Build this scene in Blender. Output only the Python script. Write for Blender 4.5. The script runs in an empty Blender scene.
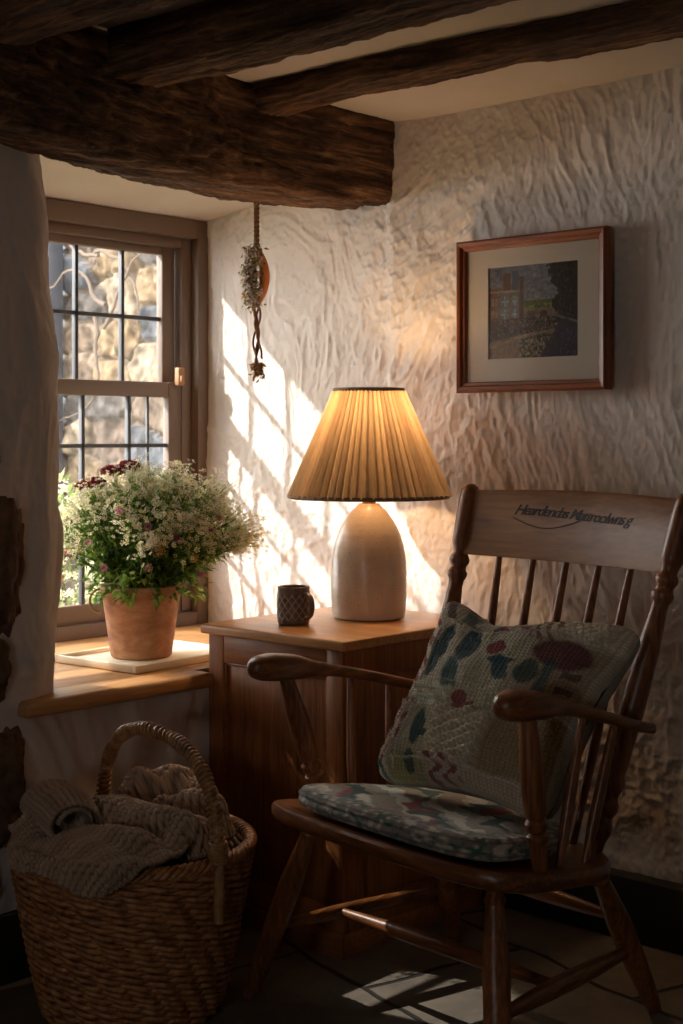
import bpy, bmesh, math, random
import numpy as np
from mathutils import Vector, Matrix

random.seed(7)
RNG = np.random.default_rng(11)
COL = bpy.context.scene.collection
PI = math.pi

# ------------------------------------------------------------------ noise
def _hash(ix, iy, iz, seed):
    n = (ix * 374761393 + iy * 668265263 + iz * 2147483647 + seed * 974634777) & 0xFFFFFFFF
    n = ((n ^ (n >> 13)) * 1274126177) & 0xFFFFFFFF
    n = ((n ^ (n >> 16)) * 2246822519) & 0xFFFFFFFF
    n = n ^ (n >> 15)
    return (n & 0xFFFFFF) / float(0xFFFFFF)

def vnoise(x, y, z=0.0, seed=0):
    x, y, z = np.broadcast_arrays(np.asarray(x, float), np.asarray(y, float), np.asarray(z, float))
    ix, iy, iz = np.floor(x).astype(np.int64), np.floor(y).astype(np.int64), np.floor(z).astype(np.int64)
    fx, fy, fz = x - ix, y - iy, z - iz
    fx, fy, fz = (f * f * f * (f * (f * 6 - 15) + 10) for f in (fx, fy, fz))
    def h(a, b, c): return _hash(ix + a, iy + b, iz + c, seed)
    x00 = h(0,0,0) * (1-fx) + h(1,0,0) * fx; x10 = h(0,1,0) * (1-fx) + h(1,1,0) * fx
    x01 = h(0,0,1) * (1-fx) + h(1,0,1) * fx; x11 = h(0,1,1) * (1-fx) + h(1,1,1) * fx
    return (x00 * (1-fy) + x10 * fy) * (1-fz) + (x01 * (1-fy) + x11 * fy) * fz   # 0..1

def fbm(x, y, z=0.0, octv=4, seed=0, gain=.5):
    a, s, t = 1.0, 0.0, 0.0
    for o in range(octv):
        s = s + a * (vnoise(np.asarray(x) * 2**o, np.asarray(y) * 2**o, np.asarray(z) * 2**o, seed + o * 17) - .5)
        t += a; a *= gain
    return s / t * 2     # about -1..1

def lin(c):
    return tuple((v / 12.92 if v <= .04045 else ((v + .055) / 1.055) ** 2.4) for v in c)
def hexc(h):
    return lin(tuple(int(h[i:i+2], 16) / 255 for i in (0, 2, 4)))
def sst(a, b, x):
    t = np.clip((np.asarray(x, float) - a) / (b - a), 0, 1); return t * t * (3 - 2 * t)

# ------------------------------------------------------------------ mesh helpers
class MB:
    def __init__(s): s.v = []; s.f = []
    def add(s, vs, fs):
        b = len(s.v); s.v.extend([tuple(map(float, p)) for p in vs]); s.f.extend([tuple(b + i for i in f) for f in fs]); return s
    def box(s, lo, hi, bev=0.0, M=None, seg=2):
        bm = bmesh.new(); bmesh.ops.create_cube(bm, size=1)
        for v in bm.verts:
            v.co = Vector([(lo[i] + hi[i]) / 2 + v.co[i] * (hi[i] - lo[i]) for i in range(3)])
        if bev: bmesh.ops.bevel(bm, geom=bm.edges[:], offset=bev, segments=seg, profile=.5, affect='EDGES')
        if M is not None: bm.transform(M)
        bm.verts.index_update()
        s.add([v.co for v in bm.verts], [[v.index for v in f.verts] for f in bm.faces]); bm.free(); return s
    def tube(s, pts, rad, seg=10, cap=True, flat=1.0):
        pts = [Vector(p) for p in pts]; n = len(pts)
        rad = [rad] * n if not hasattr(rad, '__len__') else list(rad)
        T = [(pts[min(i+1, n-1)] - pts[max(i-1, 0)]).normalized() for i in range(n)]
        up = Vector((0, 0, 1)) if abs(T[0].z) < .9 else Vector((1, 0, 0))
        N = (up - T[0] * up.dot(T[0])).normalized(); vs = []
        for i in range(n):
            N = (N - T[i] * N.dot(T[i])).normalized(); B = T[i].cross(N)
            for k in range(seg):
                a = 2 * PI * k / seg
                vs.append(pts[i] + N * math.cos(a) * rad[i] * flat + B * math.sin(a) * rad[i])
        fs = []
        for i in range(n - 1):
            for k in range(seg):
                k2 = (k + 1) % seg
                fs.append((i*seg+k, i*seg+k2, (i+1)*seg+k2, (i+1)*seg+k))
        if cap:
            fs.append(tuple(range(seg))[::-1]); fs.append(tuple((n-1)*seg + k for k in range(seg)))
        return s.add(vs, fs)
    def lathe(s, A, B, prof, seg=24, cap=True):
        A, B = Vector(A), Vector(B)
        vs = []; T = (B - A).normalized(); up = Vector((1, 0, 0)) if abs(T.x) < .9 else Vector((0, 1, 0))
        N = (up - T * up.dot(T)).normalized(); Bn = T.cross(N)
        for t, r in prof:
            c = A.lerp(B, t)
            for k in range(seg):
                a = 2 * PI * k / seg; vs.append(c + (N * math.cos(a) + Bn * math.sin(a)) * r)
        fs = []
        for i in range(len(prof) - 1):
            for k in range(seg):
                k2 = (k + 1) % seg; fs.append((i*seg+k, i*seg+k2, (i+1)*seg+k2, (i+1)*seg+k))
        if cap:
            fs.append(tuple(range(seg))[::-1]); fs.append(tuple((len(prof)-1)*seg + k for k in range(seg)))
        return s.add(vs, fs)
    def arr(s, P, close_u=False, close_v=False):
        nu, nv = P.shape[:2]; fs = []
        for i in range(nu if close_u else nu - 1):
            i2 = (i + 1) % nu
            for j in range(nv if close_v else nv - 1):
                j2 = (j + 1) % nv; fs.append((i*nv+j, i2*nv+j, i2*nv+j2, i*nv+j2))
        return s.add(P.reshape(-1, 3), fs)
    def build(s, name, mat, parent=None, smooth=True, auto=35):
        o = mk(name, np.array(s.v), s.f, mat, parent, smooth); 
        if smooth and auto: sharpen(o, auto)
        return o

ORI = {}
def worldpos(o):
    p = Vector((0, 0, 0))
    while o is not None: p = p + o.location; o = o.parent
    return p
def link(name, me, mat, parent):
    o = bpy.data.objects.new(name, me); COL.objects.link(o)
    if mat is not None: me.materials.append(mat)
    if parent is not None: o.parent = parent
    return o
def mk(name, V, F, mat, parent=None, smooth=True, color=None, uv=None):
    V = np.asarray(V, float)
    if parent is not None: org = np.array(worldpos(parent))
    else: org = np.array([V[:,0].mean(), V[:,1].mean(), V[:,2].min()])
    me = bpy.data.meshes.new(name)
    me.from_pydata((V - org).tolist(), [], F if isinstance(F, list) else F.tolist())
    me.polygons.foreach_set('use_smooth', [smooth] * len(me.polygons))
    if color is not None:
        ca = me.color_attributes.new('Col', 'FLOAT_COLOR', 'POINT')
        c = np.ones((len(V), 4)); c[:, :3] = color; ca.data.foreach_set('color', c.ravel())
    me.update()
    o = link(name, me, mat, parent)
    if parent is None: o.location = org
    return o
def sharpen(o, deg):
    bm = bmesh.new(); bm.from_mesh(o.data); bmesh.ops.recalc_face_normals(bm, faces=bm.faces[:])
    for e in bm.edges:
        if len(e.link_faces) == 2 and e.calc_face_angle(0) > math.radians(deg): e.smooth = False
    bm.to_mesh(o.data); bm.free()
def gfaces(nu, nv, cu=False, cv=False, flip=False):
    I, J = np.meshgrid(np.arange(nu if cu else nu-1), np.arange(nv if cv else nv-1), indexing='ij')
    I2, J2 = (I + 1) % nu, (J + 1) % nv
    f = np.stack([I*nv+J, I2*nv+J, I2*nv+J2, I*nv+J2], -1).reshape(-1, 4)
    return f[:, ::-1] if flip else f
def grid(name, P, mat, parent=None, color=None, cu=False, cv=False, flip=False, thick=0):
    nu, nv = P.shape[:2]
    o = mk(name, P.reshape(-1, 3), gfaces(nu, nv, cu, cv, flip), mat, parent, True, None if color is None else color.reshape(-1, 3))
    if thick:
        m = o.modifiers.new('thickness', 'SOLIDIFY'); m.thickness = thick; m.offset = -1
    return o
def gnormals(P):
    du = np.gradient(P, axis=0); dv = np.gradient(P, axis=1)
    n = np.cross(du, dv); return n / (np.linalg.norm(n, axis=-1, keepdims=True) + 1e-12)

def thing(name, label, cat, loc, group=None):
    o = bpy.data.objects.new(name, None); COL.objects.link(o); o.location = loc; o.empty_display_size = .05
    return tag(o, label, cat, group)
def tag(o, label, cat, group=None):
    o['label'] = label; o['category'] = cat
    if group: o['group'] = group
    return o
def struct(o): o['kind'] = 'structure'; return o

# ------------------------------------------------------------------ materials
def newmat(name):
    m = bpy.data.materials.new(name); m.use_nodes = True; nt = m.node_tree
    return m, nt, nt.nodes['Principled BSDF'], nt.nodes['Material Output']
def N(nt, t, **k):
    n = nt.nodes.new(t)
    for a, b in k.items():
        if a in n.inputs: n.inputs[a].default_value = b
        else: setattr(n, a, b)
    return n
def coords(nt, scale=(1,1,1), rot=(0,0,0), kind='Object'):
    tc = N(nt, 'ShaderNodeTexCoord'); mp = N(nt, 'ShaderNodeMapping'); mp.inputs['Scale'].default_value = scale; mp.inputs['Rotation'].default_value = rot
    nt.links.new(tc.outputs[kind], mp.inputs['Vector']); return mp.outputs['Vector']
def noise(nt, vec, scale, detail=4, rough=.55, dist=0):
    n = N(nt, 'ShaderNodeTexNoise'); n.inputs['Scale'].default_value = scale; n.inputs['Detail'].default_value = detail
    n.inputs['Roughness'].default_value = rough; n.inputs['Distortion'].default_value = dist; nt.links.new(vec, n.inputs['Vector']); return n.outputs['Fac']
def ramp(nt, fac, stops):
    r = N(nt, 'ShaderNodeValToRGB'); el = r.color_ramp.elements
    while len(el) < len(stops): el.new(.5)
    for e, (p, c) in zip(el, stops): e.position = p; e.color = (*c, 1)
    nt.links.new(fac, r.inputs['Fac']); return r.outputs['Color']
def bump(nt, bsdf, h, strength=.5, dist=.01, prev=None):
    b = N(nt, 'ShaderNodeBump'); b.inputs['Strength'].default_value = strength; b.inputs['Distance'].default_value = dist
    nt.links.new(h, b.inputs['Height'])
    if prev is not None: nt.links.new(prev, b.inputs['Normal'])
    nt.links.new(b.outputs['Normal'], bsdf.inputs['Normal']); return b.outputs['Normal']
def mixc(nt, fac, a, b, mode='MIX'):
    m = N(nt, 'ShaderNodeMix', data_type='RGBA', blend_type=mode)
    if isinstance(fac, (int, float)): m.inputs[0].default_value = fac
    else: nt.links.new(fac, m.inputs[0])
    for s, q in ((6, a), (7, b)):
        if isinstance(q, tuple): m.inputs[s].default_value = (*q, 1)
        else: nt.links.new(q, m.inputs[s])
    return m.outputs[2]

def plain(name, c, rough=.6, metal=0, spec=.5, bumpscale=None, bs=.2, var=None):
    m, nt, b, _ = newmat(name); b.inputs['Base Color'].default_value = (*c, 1); b.inputs['Roughness'].default_value = rough
    b.inputs['Metallic'].default_value = metal; b.inputs['Specular IOR Level'].default_value = spec
    if bumpscale or var:
        v = coords(nt); f = noise(nt, v, bumpscale or 30, 5)
        if bumpscale: bump(nt, b, f, bs, .004)
        if var:
            nt.links.new(ramp(nt, noise(nt, v, (bumpscale or 30) * .4, 4), [(.3, c), (.7, var)]), b.inputs['Base Color'])
    return m
def wood(name, dark, mid, light, axis='z', rough=.4, scale=1.0, bs=.25, ringy=.5, knots=True):
    m, nt, b, _ = newmat(name)
    st = {'x': (.06, 1, 1), 'y': (1, .06, 1), 'z': (1, 1, .06)}[axis]
    v = coords(nt, tuple(s * scale for s in st))
    big = noise(nt, v, 11, 3, .5, 1.2); fine = noise(nt, v, 150, 4, .6); low = noise(nt, coords(nt), 3.5, 2)
    a = N(nt, 'ShaderNodeMath', operation='MULTIPLY_ADD'); nt.links.new(big, a.inputs[0]); a.inputs[1].default_value = 7.0; nt.links.new(low, a.inputs[2])
    fr = N(nt, 'ShaderNodeMath', operation='PINGPONG'); nt.links.new(a.outputs[0], fr.inputs[0]); fr.inputs[1].default_value = .5
    g = N(nt, 'ShaderNodeMath', operation='MULTIPLY_ADD'); nt.links.new(fr.outputs[0], g.inputs[0]); g.inputs[1].default_value = ringy
    nt.links.new(fine, g.inputs[2])
    c = ramp(nt, g.outputs[0], [(.36, dark), (.58, mid), (.82, light)])
    c2 = mixc(nt, .55, c, ramp(nt, low, [(.3, dark), (.5, mid), (.75, light)]))
    nt.links.new(c2, b.inputs['Base Color']); b.inputs['Roughness'].default_value = rough
    r = N(nt, 'ShaderNodeMapRange'); nt.links.new(low, r.inputs[0]); r.inputs[3].default_value = rough - .1; r.inputs[4].default_value = rough + .15
    nt.links.new(r.outputs[0], b.inputs['Roughness'])
    bump(nt, b, fine, bs, .0015); return m
def vcol(name, rough=.9, bscale=None, bs=.3, mul=1.0, sheen=0, varyscale=0, var=.25, spec=.3):
    m, nt, b, _ = newmat(name); a = N(nt, 'ShaderNodeAttribute', attribute_name='Col'); c = a.outputs['Color']
    v = coords(nt)
    if varyscale:
        f = noise(nt, v, varyscale, 4); c = mixc(nt, 1.0, c, ramp(nt, f, [(.25, (1-var,)*3), (.7, (1+var*.4,)*3)]), 'MULTIPLY')
    nt.links.new(c, b.inputs['Base Color']); b.inputs['Roughness'].default_value = rough; b.inputs['Specular IOR Level'].default_value = spec
    if sheen: b.inputs['Sheen Weight'].default_value = sheen; b.inputs['Sheen Roughness'].default_value = .6
    if bscale: bump(nt, b, noise(nt, v, bscale, 4), bs, .003)
    return m

def plaster(name, c1, c2, rough=.9, fine=.5):
    m, nt, b, _ = newmat(name); v = coords(nt)
    f = noise(nt, v, 2.2, 5, .6); nt.links.new(ramp(nt, f, [(.3, c1), (.7, c2)]), b.inputs['Base Color'])
    b.inputs['Roughness'].default_value = rough; b.inputs['Specular IOR Level'].default_value = .25
    s = coords(nt, (1, 1, .28), (0, .5, 0))
    n1 = bump(nt, b, noise(nt, s, 60, 5, .6, .6), fine, .004)
    bump(nt, b, noise(nt, v, 260, 3), .25, .0012, n1)
    return m

M = {}
M['plaster'] = plaster('white_plaster', hexc('cfc4bb'), hexc('ddd5cd'), fine=.45)
M['plaster_warm'] = plaster('cream_plaster', hexc('c4b4a2'), hexc('d2c4b4'), fine=.35)
M['ceiling'] = plaster('ceiling_plaster', hexc('c9bfb7'), hexc('d6cec7'), fine=.12)

def beam_mat(name='old_oak', axis=(1, .045, 1)):
    m, nt, b, _ = newmat(name); v = coords(nt, axis); w = coords(nt)
    f = noise(nt, v, 42, 6, .7, .5); l = noise(nt, w, 6, 4, .6); g = noise(nt, v, 140, 3, .6)
    c = ramp(nt, f, [(.34, hexc('2b1c12')), (.5, hexc('624530')), (.66, hexc('a07a56'))])
    c = mixc(nt, ramp(nt, l, [(.35, (0,0,0)), (.7, (1,1,1))]), c, ramp(nt, f, [(.35, hexc('1f140d')), (.7, hexc('6b4b35'))]))
    nt.links.new(c, b.inputs['Base Color']); b.inputs['Roughness'].default_value = .82; b.inputs['Specular IOR Level'].default_value = .25
    n = bump(nt, b, f, 1.0, .012); n = bump(nt, b, g, .6, .003, n); bump(nt, b, noise(nt, w, 90, 3), .3, .003, n); return m
M['oak_y'] = beam_mat('old_oak_lintel', (1, .1, 1)); M['oak_x'] = beam_mat('old_oak_joist', (.09, 1, 1))
M['paint'] = plain('taupe_window_paint', hexc('705c4e'), .5, bumpscale=60, bs=.1)
M['lead'] = plain('dark_glazing_bar', hexc('3a3d44'), .45)
M['sill'] = wood('oak_sill', hexc('8a5730'), hexc('b98450'), hexc('d6a672'), 'y', .38, 1, .2)
cd, cm, cl = hexc('4f2b15'), hexc('8a5229'), hexc('b3763f')
M['cab_z'] = wood('cabinet_wood_upright', cd, cm, cl, 'z', .42); M['cab_x'] = wood('cabinet_wood_rail', cd, cm, cl, 'x', .42)
M['cab_top'] = wood('cabinet_top_wood', hexc('85572f'), hexc('b5834f'), hexc('d9a876'), 'x', .3)
kd, km, kl = hexc('3a1e10'), hexc('77441f'), hexc('ab6d3a')
M['chair_z'] = wood('chair_wood_turned', kd, km, kl, 'z', .34, 1.2); M['chair_x'] = wood('chair_wood_seat', kd, km, kl, 'x', .36, 1.0)
M['chair_y'] = wood('chair_wood_arm', kd, km, kl, 'y', .3, 1.2)
M['crest'] = wood('chair_crest_wood', hexc('4a2a15'), hexc('7f5230'), hexc('a3713f'), 'x', .36, .8, .15)
M['frame_x'] = wood('picture_frame_wood_x', hexc('4a220f'), hexc('7a4020'), hexc('985a30'), 'x', .35)
M['frame_z'] = wood('picture_frame_wood_z', hexc('4a220f'), hexc('7a4020'), hexc('985a30'), 'z', .35)
M['black'] = plain('black_skirting', hexc('17140f'), .6, bumpscale=25, bs=.3)
M['mat'] = plain('cream_mount_card', hexc('c4b6a6'), .85)
M['art'] = vcol('painted_street_print', .8, 300, .1)
M['carve'] = plain('burnt_lettering', hexc('1d0f08'), .7)
M['latchwood'] = plain('pale_latch_wood', hexc('a87c56'), .6)
M['brass'] = plain('aged_brass', hexc('a98050'), .35, .8)
M['wire'] = plain('rusty_wire', hexc('9c8456'), .45, .7)
M['tray'] = plain('cream_tray', hexc('e6dac2'), .45)
M['soil'] = plain('potting_soil', hexc('2a1c12'), .95, bumpscale=120, bs=.8)
M['stonecol'] = vcol('rubble_stone', .95, 40, .8, varyscale=25, var=.45)
M['wallstone'] = plain('exposed_wall_stone', hexc('3d2c20'), .9, bumpscale=45, bs=1.0, var=hexc('80614a'))
M['blanket'] = vcol('knitted_wool', .95, 700, .4, sheen=.25)
M['pillow'] = vcol('patchwork_knit', .95, 500, .45, sheen=.2, varyscale=160, var=.25)
M['seatpad'] = vcol('woven_seat_pad', .95, 400, .5, sheen=.2, varyscale=120, var=.3)
M['leaf'] = vcol('leaf_green', .5); M['petal'] = vcol('petals', .7)
for k in ('leaf', 'petal'):
    nt = M[k].node_tree; b = nt.nodes['Principled BSDF']; o = nt.nodes['Material Output']
    tr = N(nt, 'ShaderNodeBsdfTranslucent'); nt.links.new(nt.nodes['Attribute'].outputs['Color'], tr.inputs['Color'])
    mx = N(nt, 'ShaderNodeMixShader'); mx.inputs[0].default_value = .4
    nt.links.new(b.outputs[0], mx.inputs[1]); nt.links.new(tr.outputs[0], mx.inputs[2]); nt.links.new(mx.outputs[0], o.inputs['Surface'])
M['ceramic'] = None
def mk_ceramic():
    m, nt, b, _ = newmat('speckled_stoneware'); v = coords(nt)
    c = ramp(nt, noise(nt, v, 9, 4), [(.3, hexc('c9b9a6')), (.7, hexc('ddd2c3'))])
    sp = ramp(nt, noise(nt, v, 330, 2, .5), [(.66, (0,0,0)), (.72, (1,1,1))])
    nt.links.new(mixc(nt, sp, c, hexc('6d5645')), b.inputs['Base Color']); b.inputs['Roughness'].default_value = .28
    s = coords(nt, (.12, .12, 1)); n = bump(nt, b, noise(nt, s, 95, 3), .15, .002); bump(nt, b, noise(nt, v, 40, 3), .2, .004, n); return m
M['ceramic'] = mk_ceramic()
def mk_mug():
    m, nt, b, _ = newmat('dark_patterned_stoneware'); a = N(nt, 'ShaderNodeAttribute', attribute_name='Col'); v = coords(nt)
    f = noise(nt, v, 120, 4); nt.links.new(mixc(nt, .35, a.outputs['Color'], ramp(nt, f, [(.3, hexc('4a3e37')), (.7, hexc('a5978b'))])), b.inputs['Base Color'])
    b.inputs['Roughness'].default_value = .4; bump(nt, b, f, .4, .002); return m
M['mug'] = mk_mug()
def mk_terracotta():
    m, nt, b, _ = newmat('aged_terracotta'); v = coords(nt, (1, 1, 2.2))
    f = noise(nt, v, 9, 6, .65, .4); g = noise(nt, coords(nt), 40, 5)
    c = ramp(nt, f, [(.28, hexc('7d5340')), (.45, hexc('ad7857')), (.6, hexc('c4946f')), (.78, hexc('dcc0a6'))])
    nt.links.new(c, b.inputs['Base Color']); b.inputs['Roughness'].default_value = .8; bump(nt, b, g, .35, .003); return m
M['terracotta'] = mk_terracotta()
def mk_wicker(name, d, m_, l):
    m, nt, b, _ = newmat(name); v = coords(nt); f = noise(nt, v, 55, 5, .6); g = noise(nt, v, 400, 3)
    nt.links.new(ramp(nt, f, [(.3, d), (.5, m_), (.72, l)]), b.inputs['Base Color']); b.inputs['Roughness'].default_value = .42
    bump(nt, b, g, .3, .002); return m
M['wicker'] = mk_wicker('brown_willow', hexc('633c22'), hexc('a87042'), hexc('cf9c68'))
M['cane'] = mk_wicker('pale_cane', hexc('76502f'), hexc('a3784b'), hexc('c79f70'))
def mk_glass():
    m, nt, b, o = newmat('window_glass'); nt.nodes.remove(b)
    t = N(nt, 'ShaderNodeBsdfTransparent'); t.inputs[0].default_value = (.97, .98, .98, 1)
    g = N(nt, 'ShaderNodeBsdfGlossy'); g.inputs['Roughness'].default_value = .02
    lw = N(nt, 'ShaderNodeLayerWeight'); lw.inputs['Blend'].default_value = .5
    p5 = N(nt, 'ShaderNodeMath', operation='POWER'); nt.links.new(lw.outputs['Facing'], p5.inputs[0]); p5.inputs[1].default_value = 4
    f = N(nt, 'ShaderNodeMath', operation='MULTIPLY_ADD'); nt.links.new(p5.outputs[0], f.inputs[0]); f.inputs[1].default_value = .6; f.inputs[2].default_value = .035
    x = N(nt, 'ShaderNodeMixShader'); nt.links.new(f.outputs[0], x.inputs[0]); nt.links.new(t.outputs[0], x.inputs[1]); nt.links.new(g.outputs[0], x.inputs[2])
    nt.links.new(x.outputs[0], o.inputs['Surface']); return m
M['glass'] = mk_glass()
def mk_shade():
    m, nt, b, o = newmat('pleated_linen'); b.inputs['Roughness'].default_value = .9; v = coords(nt, (1, 1, .15))
    c = ramp(nt, noise(nt, v, 90, 3), [(.3, hexc('a8906f')), (.7, hexc('bda585'))])
    nt.links.new(c, b.inputs['Base Color']); b.inputs['Specular IOR Level'].default_value = .1
    t = N(nt, 'ShaderNodeBsdfTranslucent'); t.inputs['Color'].default_value = (*hexc('d8b48e'), 1)
    at = N(nt, 'ShaderNodeAttribute', attribute_name='Col'); nt.links.new(mixc(nt, 1.0, hexc('e8cba4'), at.outputs['Color'], 'MULTIPLY'), t.inputs['Color'])
    x = N(nt, 'ShaderNodeMixShader'); x.inputs[0].default_value = .22
    nt.links.new(b.outputs[0], x.inputs[1]); nt.links.new(t.outputs[0], x.inputs[2]); nt.links.new(x.outputs[0], o.inputs['Surface'])
    bump(nt, b, noise(nt, coords(nt), 500, 2), .2, .001); return m
M['shade'] = mk_shade()
M['trimc'] = plain('shade_binding', hexc('8a7560'), .9)
def emis(name, c, s):
    m, nt, b, _ = newmat(name); b.inputs['Base Color'].default_value = (*c, 1); b.inputs['Emission Color'].default_value = (*c, 1); b.inputs['Emission Strength'].default_value = s; return m
M['bulb'] = emis('warm_bulb', (1, .62, .31), 170)
def mk_floor():
    m, nt, b, _ = newmat('slate_flagstones'); v = coords(nt, (1, 1, 1), (0, 0, .25))
    br = N(nt, 'ShaderNodeTexBrick'); br.offset = .42
    for k, q in (('Scale', 1.0), ('Mortar Size', .008), ('Mortar Smooth', .4), ('Brick Width', .62), ('Row Height', .43)): br.inputs[k].default_value = q
    d = N(nt, 'ShaderNodeVectorMath', operation='MULTIPLY_ADD'); nn = N(nt, 'ShaderNodeTexNoise'); nn.inputs['Scale'].default_value = 3
    nt.links.new(v, nn.inputs['Vector']); nt.links.new(nn.outputs['Color'], d.inputs[0]); d.inputs[1].default_value = (.09, .09, 0); nt.links.new(v, d.inputs[2])
    nt.links.new(d.outputs[0], br.inputs['Vector'])
    br.inputs['Color1'].default_value = (*hexc('776d62'), 1); br.inputs['Color2'].default_value = (*hexc('665d54'), 1); br.inputs['Mortar'].default_value = (*hexc('24201c'), 1)
    f = noise(nt, v, 9, 6, .65)
    nt.links.new(mixc(nt, 1.0, br.outputs['Color'], ramp(nt, f, [(.3, (.6,.6,.6)), (.7, (1.15,1.12,1.05))]), 'MULTIPLY'), b.inputs['Base Color'])
    b.inputs['Roughness'].default_value = .55
    n = bump(nt, b, f, .45, .012); q = N(nt, 'ShaderNodeMath', operation='SUBTRACT'); q.inputs[0].default_value = 1; nt.links.new(br.outputs['Fac'], q.inputs[1])
    bump(nt, b, q.outputs[0], .9, .01, n); return m
M['floor'] = mk_floor()
M['vine'] = plain('dry_vine', hexc('5c5045'), .9); M['grass'] = plain('garden_ground', hexc('5c5a3a'), .95, bumpscale=20, bs=.6, var=hexc('3b4226'))
M['dark_out'] = plain('dark_slate_wall', hexc('3c434c'), .9, bumpscale=12, bs=.5, var=hexc('565d66'))  # dark blue-grey base colour, mottled at random
M['rope'] = plain('brown_rope', hexc('7d5637'), .9, bumpscale=200, bs=.6)
M['pod'] = plain('dry_seed_pod', hexc('8f4d23'), .5, bumpscale=60, bs=.3, var=hexc('b5713c'))

# ------------------------------------------------------------------ room shell
ZC = 2.04
def ridged(x, y, octv, seed, gain=.55):
    a, t, r = 1.0, 0.0, 0.0
    for o in range(octv):
        n = 1 - np.abs(vnoise(np.asarray(x) * 2**o, np.asarray(y) * 2**o, 0, seed + o * 13) * 2 - 1); r = r + a * n * n; t += a; a *= gain
    return r / t
def rough_wall(X, Z, seed, amp=1.0):
    wx = fbm(X * 2.3, Z * 1.7, 0, 3, seed + 5) * .16; wz = fbm(X * 2.3, Z * 1.7, 7, 3, seed + 6) * .16
    a = (X + wx) * .93 + (Z + wz) * .36; b = -(X + wx) * .36 + (Z + wz) * .93          # trowel strokes sweep on a slant
    big = fbm(X * 1.6, Z * 1.6, 0, 3, seed) * .012
    mid = ridged(a * 6, b * 3.4, 3, seed + 3) * .0075
    fine = ridged(a * 34, b * 13, 3, seed + 9, .6) * (.0030 + .0055 * vnoise(X * 2.6, Z * 2.6, 0, seed + 50))
    grit = fbm(X * 95, Z * 70, 0, 2, seed + 12) * .0016
    rough = sst(.42, .62, vnoise(X * 2.1 + 3, Z * 2.1, 0, seed + 44)) 
    crag = ridged((X + wx) * 15, (Z + wz) * 17, 4, seed + 27) * .011 * rough
    return (big + mid + fine * (1 - .4 * rough) + grit + crag) * amp

xs = np.linspace(-3.34, -1.35, 560); zs = np.linspace(0, ZC + .06, 540)
X, Z = np.meshgrid(xs, zs, indexing='ij')
D = rough_wall(X, Z, 5) + .006 + .010 * sst(-2.56, -2.52, X)
D += sst(.20, 0, np.abs(X + 2.56)) * .012 * sst(1.2, 1.9, Z)          # plaster swells round the lintel's end
P = np.stack([X, 3.022 - np.clip(D, 0, .05), Z], -1)
struct(grid('wall_right', P, M['plaster']))
v2 = np.array([[[-1.36, 3.0, 0], [-1.36, 3.0, ZC + .05]], [[1.7, 3.0, 0], [1.7, 3.0, ZC + .05]]])
struct(grid('wall_right_far', v2, M['plaster']))
struct(MB().box((1.6, -1.7, 0), (1.7, 3.0, ZC + .05)).build('wall_east', M['plaster_warm'], smooth=False))
# south wall with an added, unseen window (added_fill_window lets soft fill daylight in)
w = MB(); w.box((-2.8, -1.7, 0), (-.75, -1.6, ZC + .05)).box((-.1, -1.7, 0), (1.6, -1.6, ZC + .05)).box((-.75, -1.7, 0), (-.1, -1.6, .8)).box((-.75, -1.7, 1.30), (-.1, -1.6, ZC + .05))
struct(w.build('wall_south', M['plaster_warm'], smooth=False))
w = MB()
for xx in (-.75, -.44, -.13): w.box((xx, -1.66, .8), (xx + .03, -1.62, 1.30))
for zz in (.8, 1.27): w.box((-.75, -1.66, zz), (-.1, -1.62, zz + .03))
struct(w.build('added_fill_window', M['paint'], smooth=False))

# west wall: a rounded plaster pier, then the deep window recess
def pier():
    nz, ns = 380, 300
    zz = np.linspace(0, ZC + .05, nz)
    ye = np.interp(zz, [0, .60, .72, .95, 1.15, 1.35, 1.6, 1.75, 1.85, 2.1], [2.0, 1.985, 1.995, 2.022, 2.03, 2.028, 1.995, 1.965, 1.945, 1.93])
    s = np.linspace(0, 1, ns); P = np.zeros((ns, nz, 3)); Nn = np.zeros((ns, nz, 3))
    R = .13
    L1 = 1.0; La = R * PI / 2; L2 = .60; tot = L1 + La + L2
    for i, q in enumerate(s * tot):
        if q < L1: P[i,:,0] = -2.615; P[i,:,1] = ye - R - (L1 - q); Nn[i,:,0] = 1
        elif q < L1 + La:
            a = (q - L1) / R; P[i,:,0] = -2.615 - R + R * math.cos(a); P[i,:,1] = ye - R + R * math.sin(a); Nn[i,:,0] = math.cos(a); Nn[i,:,1] = math.sin(a)
        else:
            d = q - L1 - La; P[i,:,0] = -2.615 - R - d; P[i,:,1] = ye - d * .40; Nn[i,:,1] = 1
    P[:, :, 2] = zz[None, :]
    low = zz < .588
    for i, q in enumerate(s * tot):                    # under the sill the wall runs on to the corner
        if q >= L1:
            f = (q - L1) / (La + L2); P[i, low, 1] = (ye[low] - R) + (3.03 - (ye[low] - R)) * f; P[i, low, 0] = -2.615 - .045 * min(1, f * 4); Nn[i, low] = (1, 0, 0)
    S, ZZ = np.meshgrid(s * tot, zz, indexing='ij')
    wv = fbm(S * 3, ZZ * 1.1, 0, 3, 71)
    rip = fbm(S * 16 + wv * 2.2, ZZ * 3.4, 0, 3, 77)
    D = fbm(S * 2.2, ZZ * 1.7, 0, 3, 61) * .020 + ridged(S * 7 + wv * 1.6 + ZZ * .8, ZZ * 1.5 + wv, 3, 77) * .024 + ridged(S * 26 + wv * 4 + ZZ * 6, ZZ * 7, 3, 79) * .006 + fbm(S * 90, ZZ * 60, 0, 2, 80) * .0012 - .012
    D -= .02 * sst(.55, .0, ZZ) * (S < 1.0)
    # hollows where the stones sit
    return grid('wall_left', P + Nn * D[..., None], M['plaster'], flip=False)
wl = struct(pier())
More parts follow.
